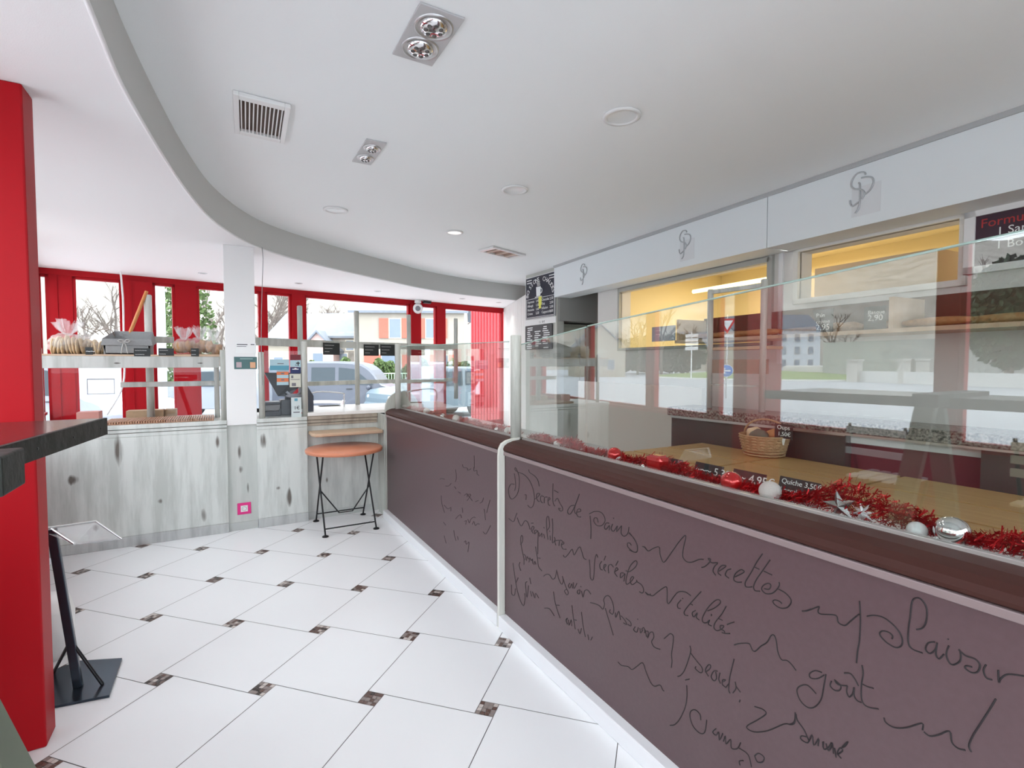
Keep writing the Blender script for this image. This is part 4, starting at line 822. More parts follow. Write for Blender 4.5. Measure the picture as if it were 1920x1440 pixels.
b = MB(); xb = -3.1; b.box((xb, 2.53, 2.07), (xb-.35, 3.3, 2.5)); b.obj('wall_cabinet', GREYD, None, bevel=.004, label='plain dark grey box hanging under the far end of the fascia', cat='cabinet')
r = thing('tall_cabinet', (-3.3, 2.95, 0), 'greenish grey doors seen through the passage under the dark grey box', 'cabinet')
b = MB(); b.box((-3.30, 2.66, 0), (-3.7, 3.36, 2.05)); b.obj('body', mat('olive grey', (.36, .37, .30), .6), r)
for k in range(2): b = MB(); b.box((-3.285, 2.67+k*.345, .05), (-3.30, 3.0+k*.345, 2.0)); b.obj('door', mat('olive grey door', (.42, .42, .34), .6), r)

# ------------------------------------------------------------------ kitchen wall: menu sign, hatches' contents, bread shelf
o_ = MB(); a_ = KW.at(1832, 450, -.02); u0 = (a_-KW.a).dot(KW.d); KW.box(o_, u0, u0+1.1, 2.06, 2.345, -.04, -.01)
sg = o_.obj('formula_sign', mat('aubergine board', (0.045, 0.016, 0.03), .4), None, label='dark set-menu sign cut by the right edge of the picture, on the kitchen wall', cat='sign')
writing('red_title', 'Formule à', .07, KW.at(1838, 428, -.041), KW.d, Z, mat('sign red', (.45, .03, .03), .5), sg)
writing('menu_line', '1 Sandwich', .062, KW.at(1868, 441, -.041), KW.d, Z, PAPER, sg); writing('menu_line', '1 Boisson', .062, KW.at(1866, 467, -.041), KW.d, Z, PAPER, sg)
b = MB()
for a, c_, d_, e_ in ((-.05, 1.15, 2.345, 2.385), (-.05, 1.15, 2.02, 2.06), (-.05, 0, 2.02, 2.385)): KW.box(b, u0+a, u0+c_, d_, e_, -.05, 0)
b.obj('frame', PLAST, sg)
qa = KW.at(1528, 505, .45); qb = KW.at(1757, 464, .45); b = MB(); KW.box(b, (qa-KW.a).dot(KW.d), (qb-KW.a).dot(KW.d), 1.7, (qa.z+qb.z)/2, .45, .9); b.obj('extractor_hood', mat('beige steel', (.62, .52, .40), .4), None, label='beige extractor hood seen through the right-hand hatch', cat='hood')
b = MB(); KW.box(b, kx(-.98), kx(-.72), 0, 2.45, 1.2, 1.5); b.obj('kitchen_column', mat('beige column', (.50, .40, .27), .6), None, label='beige column standing in the kitchen behind the left-hand hatch', cat='column')
b = MB(); q = KW.at(1300, 547, .55); b.cyl(q, q+KW.d*1.1, .022, seg=12); b.obj('tube_lamp', mat('warm lamp tube', (1, .85, .45), .4, emis=2.2), None, label='glowing yellow tube lamp at the top of the left-hand hatch', cat='lamp')
b = MB(); q = KW.at(1240, 602, 1.88); b.box(q-Vector((.06, 0, .05)), q+Vector((.06, -.03, .05))); b.obj('wall_outlet', mat('tan plastic', (.5, .38, .28), .5), None, label='small tan box on the yellow kitchen wall behind the left-hand hatch', cat='box')
b = MB(); q = KW.at(1193, 570, 1.5); b.box(q-Vector((.09, .05, .06)), q+Vector((.05, .3, .05))); b.obj('wall_box', mat('brown box', (.42, .22, .08), .5), None, label='brown box high in the left corner of the left-hand hatch', cat='box')
# wooden bread shelf under the hatches
x0s, x1s = -.80, 3.2
r = thing('bread_shelf', KW.p(kx(1.2), 1.70, -.2), 'long wooden wall shelf for bread under the hatches', 'shelf')
b = MB(); KW.box(b, kx(x0s), kx(x1s), 1.685, 1.71, -.38, 0); b.obj('shelf_board', BOARDW, r)
b = MB(); KW.box(b, kx(x0s), kx(x1s), 1.71, 1.92, -.02, 0); b.obj('back_board', mat('dark brown board', (.10, .05, .03), .6), r)
for i, xx in enumerate((-.80, .95, 1.9)): b = MB(); KW.box(b, kx(xx), kx(xx)+.025, 1.71, 1.90, -.36, -.02); b.obj('divider', BOARDW, r)
def baguette(u_, off, z_, L, rr, ang, label, group, m=CRUST):
    c = KW.p(u_, z_+rr, off); d = (KW.d*cos(ang)+KW.n*sin(ang)); b = MB(); n = 12
    b.tube([c+d*(L*(k/n-.5)) for k in range(n+1)], [rr*(.25+.75*sin(pi*min(1, max(0, (k+.6)/(n+1.2))))**.5) for k in range(n+1)], 12, flat=.8)
    return b.obj('baguette', m, None, label=label, cat='bread', group=group)
R = random.Random(9)
labs = ['baguette at the far left end of the wall shelf', 'baguette second from the left end of the wall shelf', 'pale baguette behind the grey price label on the wall shelf', 'baguette left of the slate card reading 2,95', 'short baguette just right of the 2,95 slate', 'baguette lying before the right divider of the wall shelf', 'longest baguette at the right end of the wall shelf', 'last baguette on the wall shelf, cut by the picture edge']
for i, (xx, L) in enumerate(((-.55, .40), (-.28, .42), (0.0, .36), (.28, .40), (.86, .26), (1.15, .34), (1.45, .4), (1.75, .4))):
    baguette(kx(xx), -.22+R.uniform(-.05, .05), 1.711, L, .032, R.uniform(-.15, .15), labs[i], 'baguettes on the wall shelf')
for i, (px, lb) in enumerate(((1572, 'golden pastry left in the dark box of the wall shelf'), (1598, 'golden pastry right in the dark box of the wall shelf'))):
    q = KW.at(px, 618, -.2); blob((q.x, q.y, 1.711+.035), (.075, .05, .035), CRUST, 40+i, .1, 'pastry', None, label=lb, cat='pastry')
def kcard(l, t, r_, b_, label, lines, sk=0, bm_=None):
    p_ = KW.at(l, b_, -.36); q_ = KW.at(r_, b_, -.36); tt = KW.at((l+r_)/2, t, -.36); W_ = (q_-p_).length; H_ = tt.z-(p_.z+q_.z)/2; o = Vector((p_.x, p_.y, max(1.712, (p_.z+q_.z)/2)))
    bb_ = MB(); bb_.prism([(sk*H_, 0), (W_, 0), (W_, H_), (0, H_)], o, KW.d, Z, KW.n*.004); s_ = bb_.obj('price_card', bm_ or SLATE, None, label=label, cat='price card')
    for k, t_ in enumerate(lines): writing('chalk_writing', t_, H_*(.24 if k < len(lines)-1 else .36), o+KW.d*W_*.18+Z*H_*(.66-.28*k)-KW.n*.001, KW.d, Z, CHALK, s_)
kcard(1523, 583, 1561, 626, 'slate card reading 2,95 on the wall shelf', ['Pain', 'crème', '2,95'], .2)
kcard(1619, 583, 1660, 626, 'slate card reading Basque 2 on the wall shelf', ['Basque', '2,90'])
kcard(1222, 627, 1266, 655, 'pale worn slate card at the left end of the wall shelf', ['~~~', '~~'], 0, mat('worn slate', (.42, .46, .50), .7))

# granite back counter with a post rack on it
GC = Seg((-.33, 1.62), (3.6, 1.90), 1); GC.n = GC.n if GC.n.y > 0 else -GC.n
r = thing('granite_counter', GC.p(2, 0, .2), 'dark back counter with a speckled granite top behind the tan deck', 'counter')
b = MB(); GC.box(b, 0, GC.L, 1.105, 1.17, -.02, .30); b.obj('granite_top', GRAN, r, bevel=.004)
b = MB(); GC.box(b, .01, 1.23, 0.0, 1.115, .02, .30); b.obj('black_front', mat('black front', (.06, .055, .05), .4), r)
b = MB(); GC.box(b, 1.23, 1.82, 0.0, 1.04, .10, .30); b.obj('recess_back', mat('maroon back', (.17, .03, .04), .5), r)
b = MB(); GC.box(b, 1.23, 1.82, 1.04, 1.10, .09, .30); b.obj('white_board', PLAST, r)
b = MB(); GC.box(b, 1.82, 2.36, 0.0, 1.115, .02, .30); b.obj('black_front', mat('black front', (.035, .035, .035), .35), r)
b = MB(); GC.box(b, 2.36, GC.L, 0.0, 1.115, .10, .30); b.obj('recess_back', mat('grey slats', (.45, .46, .45), .5), r)
b = MB(); GC.box(b, .01, 1.23, 1.085, 1.112, .005, .02); GC.box(b, 1.23, GC.L, 1.09, 1.112, .0, .02); b.obj('drawer_strip', STEEL, r)
r = thing('bread_rack', GC.p(.6, 1.17, .15), 'grey post rack with wooden shelves standing on the granite counter', 'rack')
for px, zt_ in ((1331, 2.05), (1431, 2.07)):
    q = GC.at(px, 650, .15); b = MB(); b.lathe([(0, 1.171), (.022, 1.171), (.022, zt_-.005), (.017, zt_), (0, zt_)], (q.x, q.y, 0), 14); b.obj('upright', TUBE, r)
qa = GC.at(1331, 650, .15); qb = GC.at(1431, 650, .15)
for z_, th in ((2.03, .03), (1.345, .012)): b = MB(); b.bar(Vector((qa.x, qa.y, z_)), Vector((qb.x, qb.y, z_)), .02, th); b.obj('rail', TUBE, r)
b = MB(); b.prism([(-.03, 0), ((qb-qa).length+.03, 0), ((qb-qa).length+.03, .02), (-.03, .02)], (qa.x, qa.y, 1.60), GC.d, Z, GC.n*.2); b.obj('shelf_board', BOARDW, r)
b = MB(); b.prism([(-.03, 0), ((qb-qa).length+.03, 0), ((qb-qa).length+.03, .10), (-.03, .10)], (qa.x, qa.y, 1.43), GC.d, Z, GC.n*.02); b.obj('wooden_apron', mat('greyed wood', (.40, .30, .24), .6, noise=(20, .8)), r)
b = MB(); KW.box(b, kx(-2.2), kx(-.36), 0.0, 1.30, -.5, -.46); b.obj('back_panel', mat('pale beige panel', (.62, .57, .50), .5), None, label='pale beige panel behind the tan deck, left of the dark granite counter', cat='panel')
# basket with egg boxes and its slate
bc = GC.at(1432, 850, -.16); r = thing('wicker_basket', (bc.x, bc.y, .936), 'round wicker basket of wrapped loaves on the tan deck', 'basket')
b = MB(); b.lathe([(0, .002), (.10, .002), (.125, .05), (.14, .12), (.146, .125), (.14, .13), (.13, .12), (.115, .05), (.09, .012), (0, .012)], (bc.x, bc.y, .936), 36)
for k in range(7): b.tube([(bc.x+(.112+.004*k+.004*(-1)**i)*cos(i*pi/18), bc.y+(.112+.004*k+.004*(-1)**i)*sin(i*pi/18), .945+.017*k) for i in range(36)], .006, 5, closed=True)
b.obj('weave', WICK, r)
b = MB(); b.tube([(bc.x+.15*cos(t), bc.y+.02, .936+.12+.10*sin(t)) for t in [pi*k/14 for k in range(15)]], .006, 6); b.obj('handle', WICK, r)
for i, (dx, dy, lb) in enumerate(((-.06, 0, 'bread loaf on the left in the wicker basket'), (.05, .03, 'bread loaf on the right in the wicker basket'), (0, -.05, 'bread loaf at the front of the wicker basket'))):
    blob((bc.x+dx, bc.y+dy, .936+.115), (.06, .04, .05), [CRUMB, CRUST, mat('green wrap', (.04, .10, .07), .5)][i], 60+i, .12, 'loaf', None, label=lb, cat='bread')
q = GC.at(1469, 808, -.2); b = MB(); b.prism([(-.055, -.045), (.055, -.045), (.055, .04), (-.055, .04)], q, X, Z, Y*.004); s_ = b.obj('price_card', SLATE, None, label='slate card reading Oups 1,50€ standing above the wicker basket', cat='price card')
writing('chalk_writing', 'Oups', .036, q+Vector((-.04, -.001, .008)), X, Z, CHALK, s_); writing('chalk_writing', '1,50€', .034, q+Vector((-.035, -.001, -.03)), X, Z, CHALK, s_)
b = MB(); b.prism([(-.012, -.045), (.012, -.045), (.003, -.085), (-.003, -.085)], q, X, Z, Y*.004); b.cyl(q+Vector((0, .002, -.08)), (q.x, q.y+.002, 1.07), .002, seg=6); b.obj('clip', PLAST, s_)

# ------------------------------------------------------------------ counter display: price slates, garland, baubles
YG = .20; ZG = 1.0525
def bauble(px, py, rp, m, label, cap=False, squash=1.0, zmin=True, y=YG):
    c = at(px, py, y=y); rr = rp*(Vector((c.x, c.y, 0))-Vector((CAM.x, CAM.y, 0))).dot(FW)/F
    c.z = max(c.z, ZG+rr*squash)
    r = thing('bauble', (c.x, c.y, c.z-rr*squash), label, 'bauble', 'christmas baubles along the counter glass')
    b = MB(); b.ell(c, (rr, rr, rr*squash), 28, 18); b.obj('ball', m, r)
    if cap: q = c+Vector((-.6, -.5, -.62)).normalized()*rr*.96; d = (q-c).normalized(); b = MB(); b.lathe([(0, 0), (rr*.22, 0), (rr*.22, rr*.3), (rr*.16, rr*.32), (0, rr*.32)], q-d*rr*.03, 14, ax=d); b.tube([q+d*(rr*.3+rr*.12)+Vector((cos(t), 0, sin(t)))*rr*.12 for t in [k*pi/5 for k in range(10)]], rr*.025, 5, closed=True); b.obj('cap', CHROME, r)
    return r
WB = mat('glitter white', (.80, .77, .74), .55, bump=.5, bscale=400); RB = mat('red bauble', (.62, .01, .01), .10, metal=.4, coat=1); SB = CHROME; MW = mat('pearl white', (.75, .77, .77), .18, coat=.6)
for a in (
 (758, 776, 4.2, WB, 'white bauble at the far end of the counter garland beside the grey post'), (800, 785, 6.5, WB, 'white bauble on the far counter, first of the clear white ones from the far end'),
 (830, 794, 5, SB, 'tiny silver bauble between two white ones on the far counter'), (855, 800, 7, WB, 'large white bauble midway along the far counter'),
 (931, 820, 5, SB, 'silver bauble just left of the white one by the thickest post'), (953, 822, 8, WB, 'white bauble tucked against the thickest post'),
 (1025, 849, 4.5, SB, 'small silver bauble, first right of the thickest post'), (1044, 851, 6.5, WB, 'white bauble second right of the thickest post'),
 (1091, 862, 5, SB, 'small silver bauble left of the largest red half-hidden one'), (1152, 862, 14, RB, 'matt red bauble left of the small white one'),
 (1160, 878, 6.5, MW, 'small white bauble right below the matt red one'), (1206, 888, 5, SB, 'tiny silver bauble left of the red box ornament'),
 (1371, 905, 20, RB, 'large glossy red bauble in front of the slate reading 4,95'), (1444, 921, 20, WB, 'large glittery white bauble left of the Quiche slate'),
 (1719, 1007, 17, MW, 'pearl white bauble just left of the large silver one'), (1785, 996, 29, SB, 'largest silver mirror bauble with its cap')):
    bauble(*a, cap=a[2] > 16, squash=.94 if a[2] > 16 else 1, y=YG-.035 if a[2] > 4 and a[0] in (1719, 1785) else YG-.03)
b = MB(); q = at(1231, 882, y=YG); b.box((q.x-.045, YG-.03, ZG+.001), (q.x+.045, YG+.04, ZG+.065)); b.obj('gift_box', RB, None, bevel=.02, label='rounded shiny red ornament box among the tinsel', cat='ornament')
# stars
def star(px, py, R1, m, name, label, n=5, inner=.40, th=.012, y=.152):
    c = at(px, py, y=y); c.z = max(c.z, ZG+R1*.85); b = MB(); vs = [c+Vector((0, -th, 0)), c+Vector((0, th, 0))]
    for k in range(2*n):
        a = pi/2+.25+k*pi/n; rr = R1 if k % 2 == 0 else R1*inner; vs.append(c+Vector((cos(a)*rr, 0, sin(a)*rr)))
    b.add(vs, [(0, 2+k, 2+(k+1) % (2*n)) for k in range(2*n)]+[(1, 2+(k+1) % (2*n), 2+k) for k in range(2*n)]); return b.obj(name, m, None, label=label, cat='ornament')
star(1574, 972, .048, mat('pewter', (.35, .36, .36), .25, metal=.9), 'star_ornament', 'pewter five-pointed star in the tinsel')
star(1617, 962, .035, mat('silver glitter', (.75, .76, .78), .4, metal=.3), 'snowflake_ornament', 'pale snowflake ornament right of the pewter star', 8, .35, .006, .158)
# tinsel garlands
def garland(x0, x1, hf, label, seed, dens):
    R = random.Random(seed); b = MB(); n = int((x1-x0)*dens)
    core = [(x0+(x1-x0)*k/80, YG+.02*sin(k*.7), ZG+.012+hf(x0+(x1-x0)*k/80)*.45) for k in range(81)]
    b.tube(core, .004, 5)
    for _ in range(n):
        x_ = R.uniform(x0, x1); h_ = hf(x_); c = Vector((x_, YG+.02*sin((x_-x0)/(x1-x0)*56)+R.uniform(-.035, .035), ZG+.006+R.random()*h_*.9))
        d = Vector((R.gauss(0, 1), R.gauss(0, .8), R.gauss(0, 1))).normalized()*R.uniform(.008, .026); s_ = d.cross(Vector((R.random(), R.random(), R.random()))).normalized()*R.uniform(.0008, .0022)
        if c.z+d.z < ZG+.001: d.z = -d.z
        b.add([c-s_, c+s_, c+d+s_, c+d-s_], [(0, 1, 2, 3)])
    return b.obj('tinsel_garland', TINSEL, None, label=label, cat='garland', kind='stuff')
def hR(x):
    b_ = .024+.006*sin(x*9)+.006*sin(x*23+1)
    for c, w_, a in ((.30, .05, .02), (.92, .05, .035), (1.09, .05, .035), (1.70, .11, .085), (1.83, .06, .03), (2.06, .06, .04), (2.3, .2, .05)): b_ += a*math.exp(-((x-c)/w_)**2)
    return max(.012, b_)
garland(-.06, 2.7, hR, 'thick red tinsel garland along the near counter glass', 21, 6500)
garland(-2.36, -.2, lambda x: .02+.012*sin(x*11)+.01*sin(x*27), 'thin red tinsel garland along the far counter glass', 22, 3000)
rb = MB()
rb.box((-.06, .138, 1.053), (3.2, .152, 1.066)); rb.obj('foil_ribbon', mat('red foil', (.45, .006, .01), .15, metal=.8), None, label='flat shiny red ribbon along the foot of the near counter glass', cat='ribbon')
rb = MB(); rb.box((-2.36, .138, 1.053), (-.2, .152, 1.066)); rb.obj('foil_ribbon', mat('red foil', (.45, .006, .01), .15, metal=.8), None, label='flat shiny red ribbon along the foot of the far counter glass', cat='ribbon')
# slates on the deck edge
chalk_card(1231, 858, 1275, 880, None, 'unreadable slate card farthest left on the deck edge', ['~~ ~~'], y=.29, tilt=.3)
chalk_card(1300, 870, 1352, 894, None, 'slate card reading 5,30 on the deck edge', ['~~~ 5,30'], y=.29, tilt=.3)
chalk_card(1371, 884, 1432, 910, None, 'slate card reading 4,95€ behind the large red bauble', ['~~ 4,95€'], y=.29, tilt=.3)
chalk_card(1457, 899, 1533, 932, None, 'slate card reading Quiche 3,50€ Lorraine on the deck edge', ['Quiche 3,50€', 'Lorraine'], y=.29, tilt=.3)

# ------------------------------------------------------------------ ceiling fittings
LAMPW = mat('lamp diffuser', (1.0, .98, .94), .5, emis=.9)
def downlight(px, py, label, on=1.0, r_=.098, power=10):
    c = at(px, py, z=ZC); r = thing('downlight', (c.x, c.y, ZC-.02), label, 'ceiling light', 'round ceiling downlights')
    b = MB(); b.lathe([(r_*.74, .0), (r_*.80, -.012), (r_, -.008), (r_, 0), (r_*.74, .0)], (c.x, c.y, ZC-.001), 40); b.obj('trim_ring', PLAST, r)
    b = MB(); b.lathe([(r_*.78, -.006), (r_*.70, -.003), (0, -.003)], (c.x, c.y, ZC-.001), 32); b.obj('lens', mat('lamp glass', (.62, .63, .63), .3, emis=.12) if on < .5 else LAMPW, r)
    spot('downlight lamp', (c.x, c.y, ZC-.03), power, .07)
downlight(1166, 217, 'nearest and largest round white downlight in the ceiling', .2)
downlight(965, 355, 'round white downlight halfway back in the ceiling', .2)
downlight(629, 393, 'round white downlight near the curved band, left of the others', .2)
downlight(852, 435, 'farthest round downlight, the brightest one, by the slotted vent', 1, .085)
def twin(x0, x1, y0, y1, label):
    r = thing('twin_spotlight', ((x0+x1)/2, (y0+y1)/2, ZC-.01), label, 'ceiling light', 'twin spotlight plates')
    b = MB(); b.box((x0, y0, ZC-.008), (x1, y1, ZC-.0005)); b.obj('plate', mat('grey lamp plate', (.52, .51, .51), .45), r, bevel=.002)
    cy = (y0+y1)/2; w_ = min((x1-x0)/2, y1-y0)
    for cx in (x0+(x1-x0)*.28, x0+(x1-x0)*.72):
        c = (cx, cy, ZC-.008); b = MB(); b.lathe([(w_*.44, 0), (w_*.43, -.006), (w_*.39, -.006), (w_*.37, 0.0), (w_*.34, -.004), (w_*.31, -.002)], c, 36); sp = b.obj('ring', STEEL, r)
        b = MB(); b.lathe([(w_*.31, -.002), (w_*.29, -.012), (w_*.18, -.016), (0, -.018)], c, 30); lp = b.obj('reflector', CHROME, sp)
        b = MB()
        for k in range(8):
            a = 2*pi*k/7; rr = 0 if k == 7 else w_*.17
            b.ell((cx+cos(a)*rr, cy+sin(a)*rr, ZC-.024), (w_*.055, w_*.055, .004), 10, 6, 0)
        b.obj('led_cluster', mat('led lens', (.10, .09, .085), .15), sp)
    spot('twin spot lamp', ((x0+x1)/2, cy, ZC-.05), 12, .06)
twin(.345, .69, -.735, -.56, 'large twin spotlight plate at the top of the picture')
twin(-.885, -.515, -.632, -.515, 'smaller, farther twin spotlight plate beside the square vent')
def vent(cs, label, n, along, dark):
    """cs = four corners on the ceiling, in order"""
    r = thing('ceiling_vent', (*((cs[0]+cs[2])/2).xy, ZC-.01), label, 'vent', None)
    o, ax, ay = cs[0], cs[1]-cs[0], cs[3]-cs[0]; b = MB()
    def q(u0, v0, u1, v1, z0, z1, bb):
        p = [o+ax*u0+ay*v0, o+ax*u1+ay*v0, o+ax*u1+ay*v1, o+ax*u0+ay*v1]; bb.add([(k.x, k.y, z0) for k in p]+[(k.x, k.y, z1) for k in p], [(0, 1, 2, 3), (7, 6, 5, 4)]+[(i, i+4, (i+1) % 4+4, (i+1) % 4) for i in range(4)])
    for a in ((0, 0, .1, 1), (.9, 0, 1, 1), (.1, 0, .9, .1), (.1, .9, .9, 1)): q(*a, ZC-.022, ZC-.001, b)
    b.obj('frame', PLAST, r, bevel=.003)
    b = MB(); q(.1, .1, .9, .9, ZC-.003, ZC-.001, b); b.obj('duct', mat(dark[0], dark[1], .8), r)
    b = MB()
    for k in range(n):
        t = .1+.8*(k+.5)/n; d = .8/n*.16
        if along: q(.1, t-d, .9, t+d, ZC-.018, ZC-.004, b)
        else: q(t-d, .1, t+d, .9, ZC-.018, ZC-.004, b)
    b.obj('slats', PLAST if n > 6 else mat('tan slat', (.55, .42, .34), .6), r)
vent([at(*p, z=ZC) for p in ((436, 167), (545, 195), (527, 268), (440, 243))], 'square white air vent with many slats in the ceiling', 11, False, ('duct brown', (.16, .11, .09)))
vent([at(*p, z=ZC) for p in ((897, 468), (925, 461), (983, 474), (958, 483))], 'smaller far air vent with brown slots near the fascia', 3, True, ('duct tan', (.35, .22, .17)))
for i, (px, py, lb) in enumerate(((380, 512, 'leftmost small spotlight in the soffit above the left windows'), (560, 531, 'small soffit spotlight just right of the white pillar'), (708, 546, 'small soffit spotlight above the wide middle window'), (867, 560, 'small soffit spotlight above the narrow right window'), (935, 567, 'rightmost small spotlight in the soffit'))):
    c = at(px, py, z=ZS); r = thing('soffit_spotlight', (c.x, c.y, ZS-.01), lb, 'ceiling light', 'small soffit spotlights')
    b = MB(); b.lathe([(.030, 0), (.034, -.006), (.048, -.004), (.048, 0)], (c.x, c.y, ZS-.0005), 20); b.obj('ring', STEEL, r)
    b = MB(); b.lathe([(.032, -.002), (0, -.002)], (c.x, c.y, ZS-.0005), 20); b.obj('lamp', mat('dark lamp', (.2, .19, .18), .3), r)
    spot('soffit lamp', (c.x, c.y, ZS-.03), 6, .03, ang=120)
c = CD.at(778, 574, 0)-CD.n*.10; r = thing('security_camera', (c.x, c.y, ZS-.02), 'white security camera hanging under the soffit at the red window post', 'camera')
b = MB(); b.lathe([(0, 0), (.05, 0), (.055, -.05), (.02, -.06), (0, -.06)], (c.x, c.y, ZS-.001), 20); b.obj('mount', PLAST, r)
b = MB(); b.ell((c.x, c.y, ZS-.14), (.075, .08, .085), 24, 14); hd = b.obj('head', PLAST, r)
b = MB(); d = (CAM-Vector((c.x, c.y, ZS-.14))).normalized(); b.lathe([(.04, 0), (.042, .012), (.03, .016), (0, .016)], Vector((c.x, c.y, ZS-.14))+d*.066, 20, ax=d); b.obj('lens', mat('grey lens', (.2, .2, .22), .2), hd)
b = MB(); b.box((c.x-.03, c.y+.09, ZS-.05), (c.x+.03, c.y+.22, ZS-.01)); b.obj('bracket', BLACK, r)

# ------------------------------------------------------------------ tall window table, stools, stand, bin
TD = mat('dark table wood', (0.055, 0.028, 0.026), .22, noise=(8, .8), stretch=(.2, 1, 1), col2=(.03, .016, .015), coat=.3); TE = mat('dark green edge', (0.009, 0.012, 0.009), .6, bump=.4, bscale=30)
GG = mat('grey green leg', (.15, .17, .12), .5, noise=(10, .8), col2=(.10, .12, .085))
r = thing('window_table', (1.0, -2.1, 0), 'tall dark wooden window table cutting into the left edge of the picture', 'table')
pa = at(193, 784, z=1.31); pb = at(0, 836, z=1.31); d = (pb-pa).normalized(); pc = pa+d*1.45
b = MB(); b.prism([(pa.x, pa.y), (pc.x, pc.y), (pc.x, -2.44), (pa.x+.0, -2.44)], (0, 0, 1.268), X, Y, Z*.042); b.obj('tabletop', TD, r, bevel=.002)
n_ = Vector((d.y, -d.x, 0)); n_ = n_ if n_.y > 0 else -n_
b = MB(); b.bar(Vector((pa.x, pa.y, 1.282))+n_*.006, Vector((pc.x, pc.y, 1.282))+n_*.006, .012, .058)
for k in range(6): q = Vector((pa.x, pa.y, 1.28))+d*(.06+k*.22)+n_*.0118; b.lathe([(0, 0), (.004, 0), (.004, .001), (0, .002)], q, 8, 1, ax=n_)
b.obj('apron', [TE, BLACK], r)
b = MB(); b.box((1.12, -1.715, 1.262), (1.24, -2.40, 1.335)); b.obj('support_beam', TE, r, bevel=.004)
b = MB(); b.bar((1.10, -1.95, 1.26), (1.02, -1.60, 0.0), .10, .05, up=(0, 1, 0)); b.obj('leg', GG, r, bevel=.004)
b = MB(); b.bar((1.10, -2.05, 1.26), (1.14, -2.38, 0.0), .10, .05, up=(0, 1, 0)); b.obj('leg', GG, r, bevel=.004)
b = MB(); b.box((1.02, -1.66, 0), (1.13, -1.54, .035)); b.obj('foot', BLACK, r, bevel=.006)
def stool(x, y, label, m):
    r = thing('bar_stool', (x, y, 0), label, 'stool', 'slatted stools under the window table')
    b = MB()
    for k in range(5): b.box((x-.17+k*.07, y-.17, .74), (x-.12+k*.07, y+.17, .757))
    b.obj('seat', m, r, bevel=.004)
    b = MB()
    for k in range(3): b.box((x-.17, y+.17, .90+k*.07), (x+.17, y+.185, .945+k*.07))
    b.obj('backrest', m, r, bevel=.004)
    for sx in (-1, 1):
        b = MB(); b.cyl((x+.16*sx, y+.16, 1.10), (x+.16*sx, y-.20, 0), .01, seg=8); b.cyl((x+.16*sx, y-.16, .735), (x+.16*sx, y+.20, 0), .01, seg=8); b.obj('leg_pair', IRON, r)
    b = MB(); b.cyl((x-.16, y+.12, .22), (x+.16, y+.12, .22), .008, seg=8); b.obj('footrest', IRON, r)
stool(.80, -2.20, 'slatted white stool mirrored in the guard glass, nearer the red post', PLAST)
stool(1.62, -2.20, 'slatted pale wooden stool mirrored in the guard glass, farther from the red post', mat('pale slat', (.72, .60, .42), .5))
# stand with tilted clear tray
bp = [at(*p, z=0) for p in ((95, 1330), (205, 1308), (229, 1238), (150, 1243), (96, 1262))]
r = thing('leaflet_stand', at(147, 1285, z=0), 'black metal floor stand with clear acrylic tray behind the red post', 'stand')
DM = mat('dark blue steel', (.05, .065, .085), .28, metal=.8)
b = MB(); b.add([(p.x, p.y, .012) for p in bp]+[(p.x, p.y, .001) for p in bp], [(0, 1, 2, 3, 4), (9, 8, 7, 6, 5)]+[(i, i+5, (i+1) % 5+5, (i+1) % 5) for i in range(5)])
b.obj('base_plate', DM, r)
pf = at(147, 1288, z=.012); dd = (pf-CAM).dot(FW); pt = at(97, 992, d=dd*1.0); b = MB(); b.bar(pf, pt, .034, .026, up=(1, 0, 0)); b.obj('pole', DM, r, bevel=.003)
mid = pf.lerp(pt, .30)
for p in ((192, 1283), (100, 1262)): b = MB(); q = at(*p, z=.013); b.cyl(mid, q, .007, seg=8); b.obj('strut', IRON, r)
ACR = mat('clear acrylic', (.72, .74, .76), .08, alpha=.30)
ta = [at(72, 992, d=dd), at(180, 977, d=dd*1.08), at(228, 1010, d=dd*1.10), at(140, 1020, d=dd*.98)]
b = MB(); b.add(ta+[p-Z*.004 for p in ta], [(0, 1, 2, 3), (7, 6, 5, 4)]+[(i, i+4, (i+1) % 4+4, (i+1) % 4) for i in range(4)]); tr = b.obj('tray', ACR, r)
b = MB(); b.tube([ta[0], ta[1]], .005, 6); b.tube([ta[1], ta[2]], .005, 6); b.cyl(pt, ta[3], .006, seg=6); b.obj('tray_edge', STEEL, tr)
b = MB(); q = at(84, 1236, z=0); b.lathe([(0, 0), (.09, 0), (.115, .08), (.12, .22), (.10, .30), (0, .31)], (q.x-.02, q.y, 0), 24); b.obj('waste_bin', PLAST, None, label='white rounded bin peeking out from behind the red post', cat='bin')

# ------------------------------------------------------------------ outdoors
GZ = -.35
ASP = mat('asphalt', (.42, .43, .45), .8, noise=(.6, .8), col2=(.35, .36, .38), bump=.1, bscale=60)
mb = MB(); mb.add([(-300, -300, GZ), (120, -300, GZ), (120, 200, GZ), (-300, 200, GZ)], [(0, 1, 2, 3)]); struct(mb, 'ground', ASP)
PAV = mat('pale paving', (.62, .62, .61), .8, noise=(3, .6))
mb = MB(); o = [(-.3, -2.64), (-4.9, -3.26), (-6.15, 3.5), (-9.5, 3.6), (-8.2, -6.0), (4.3, -5.2), (4.3, -2.62)]
mb.prism(o, (0, 0, GZ), X, Y, Z*.2); struct(mb, 'pavement', PAV)
mb = MB(); mb.box((-6.2, -2.7, GZ), (4.3, 3.5, -.02)) if False else None

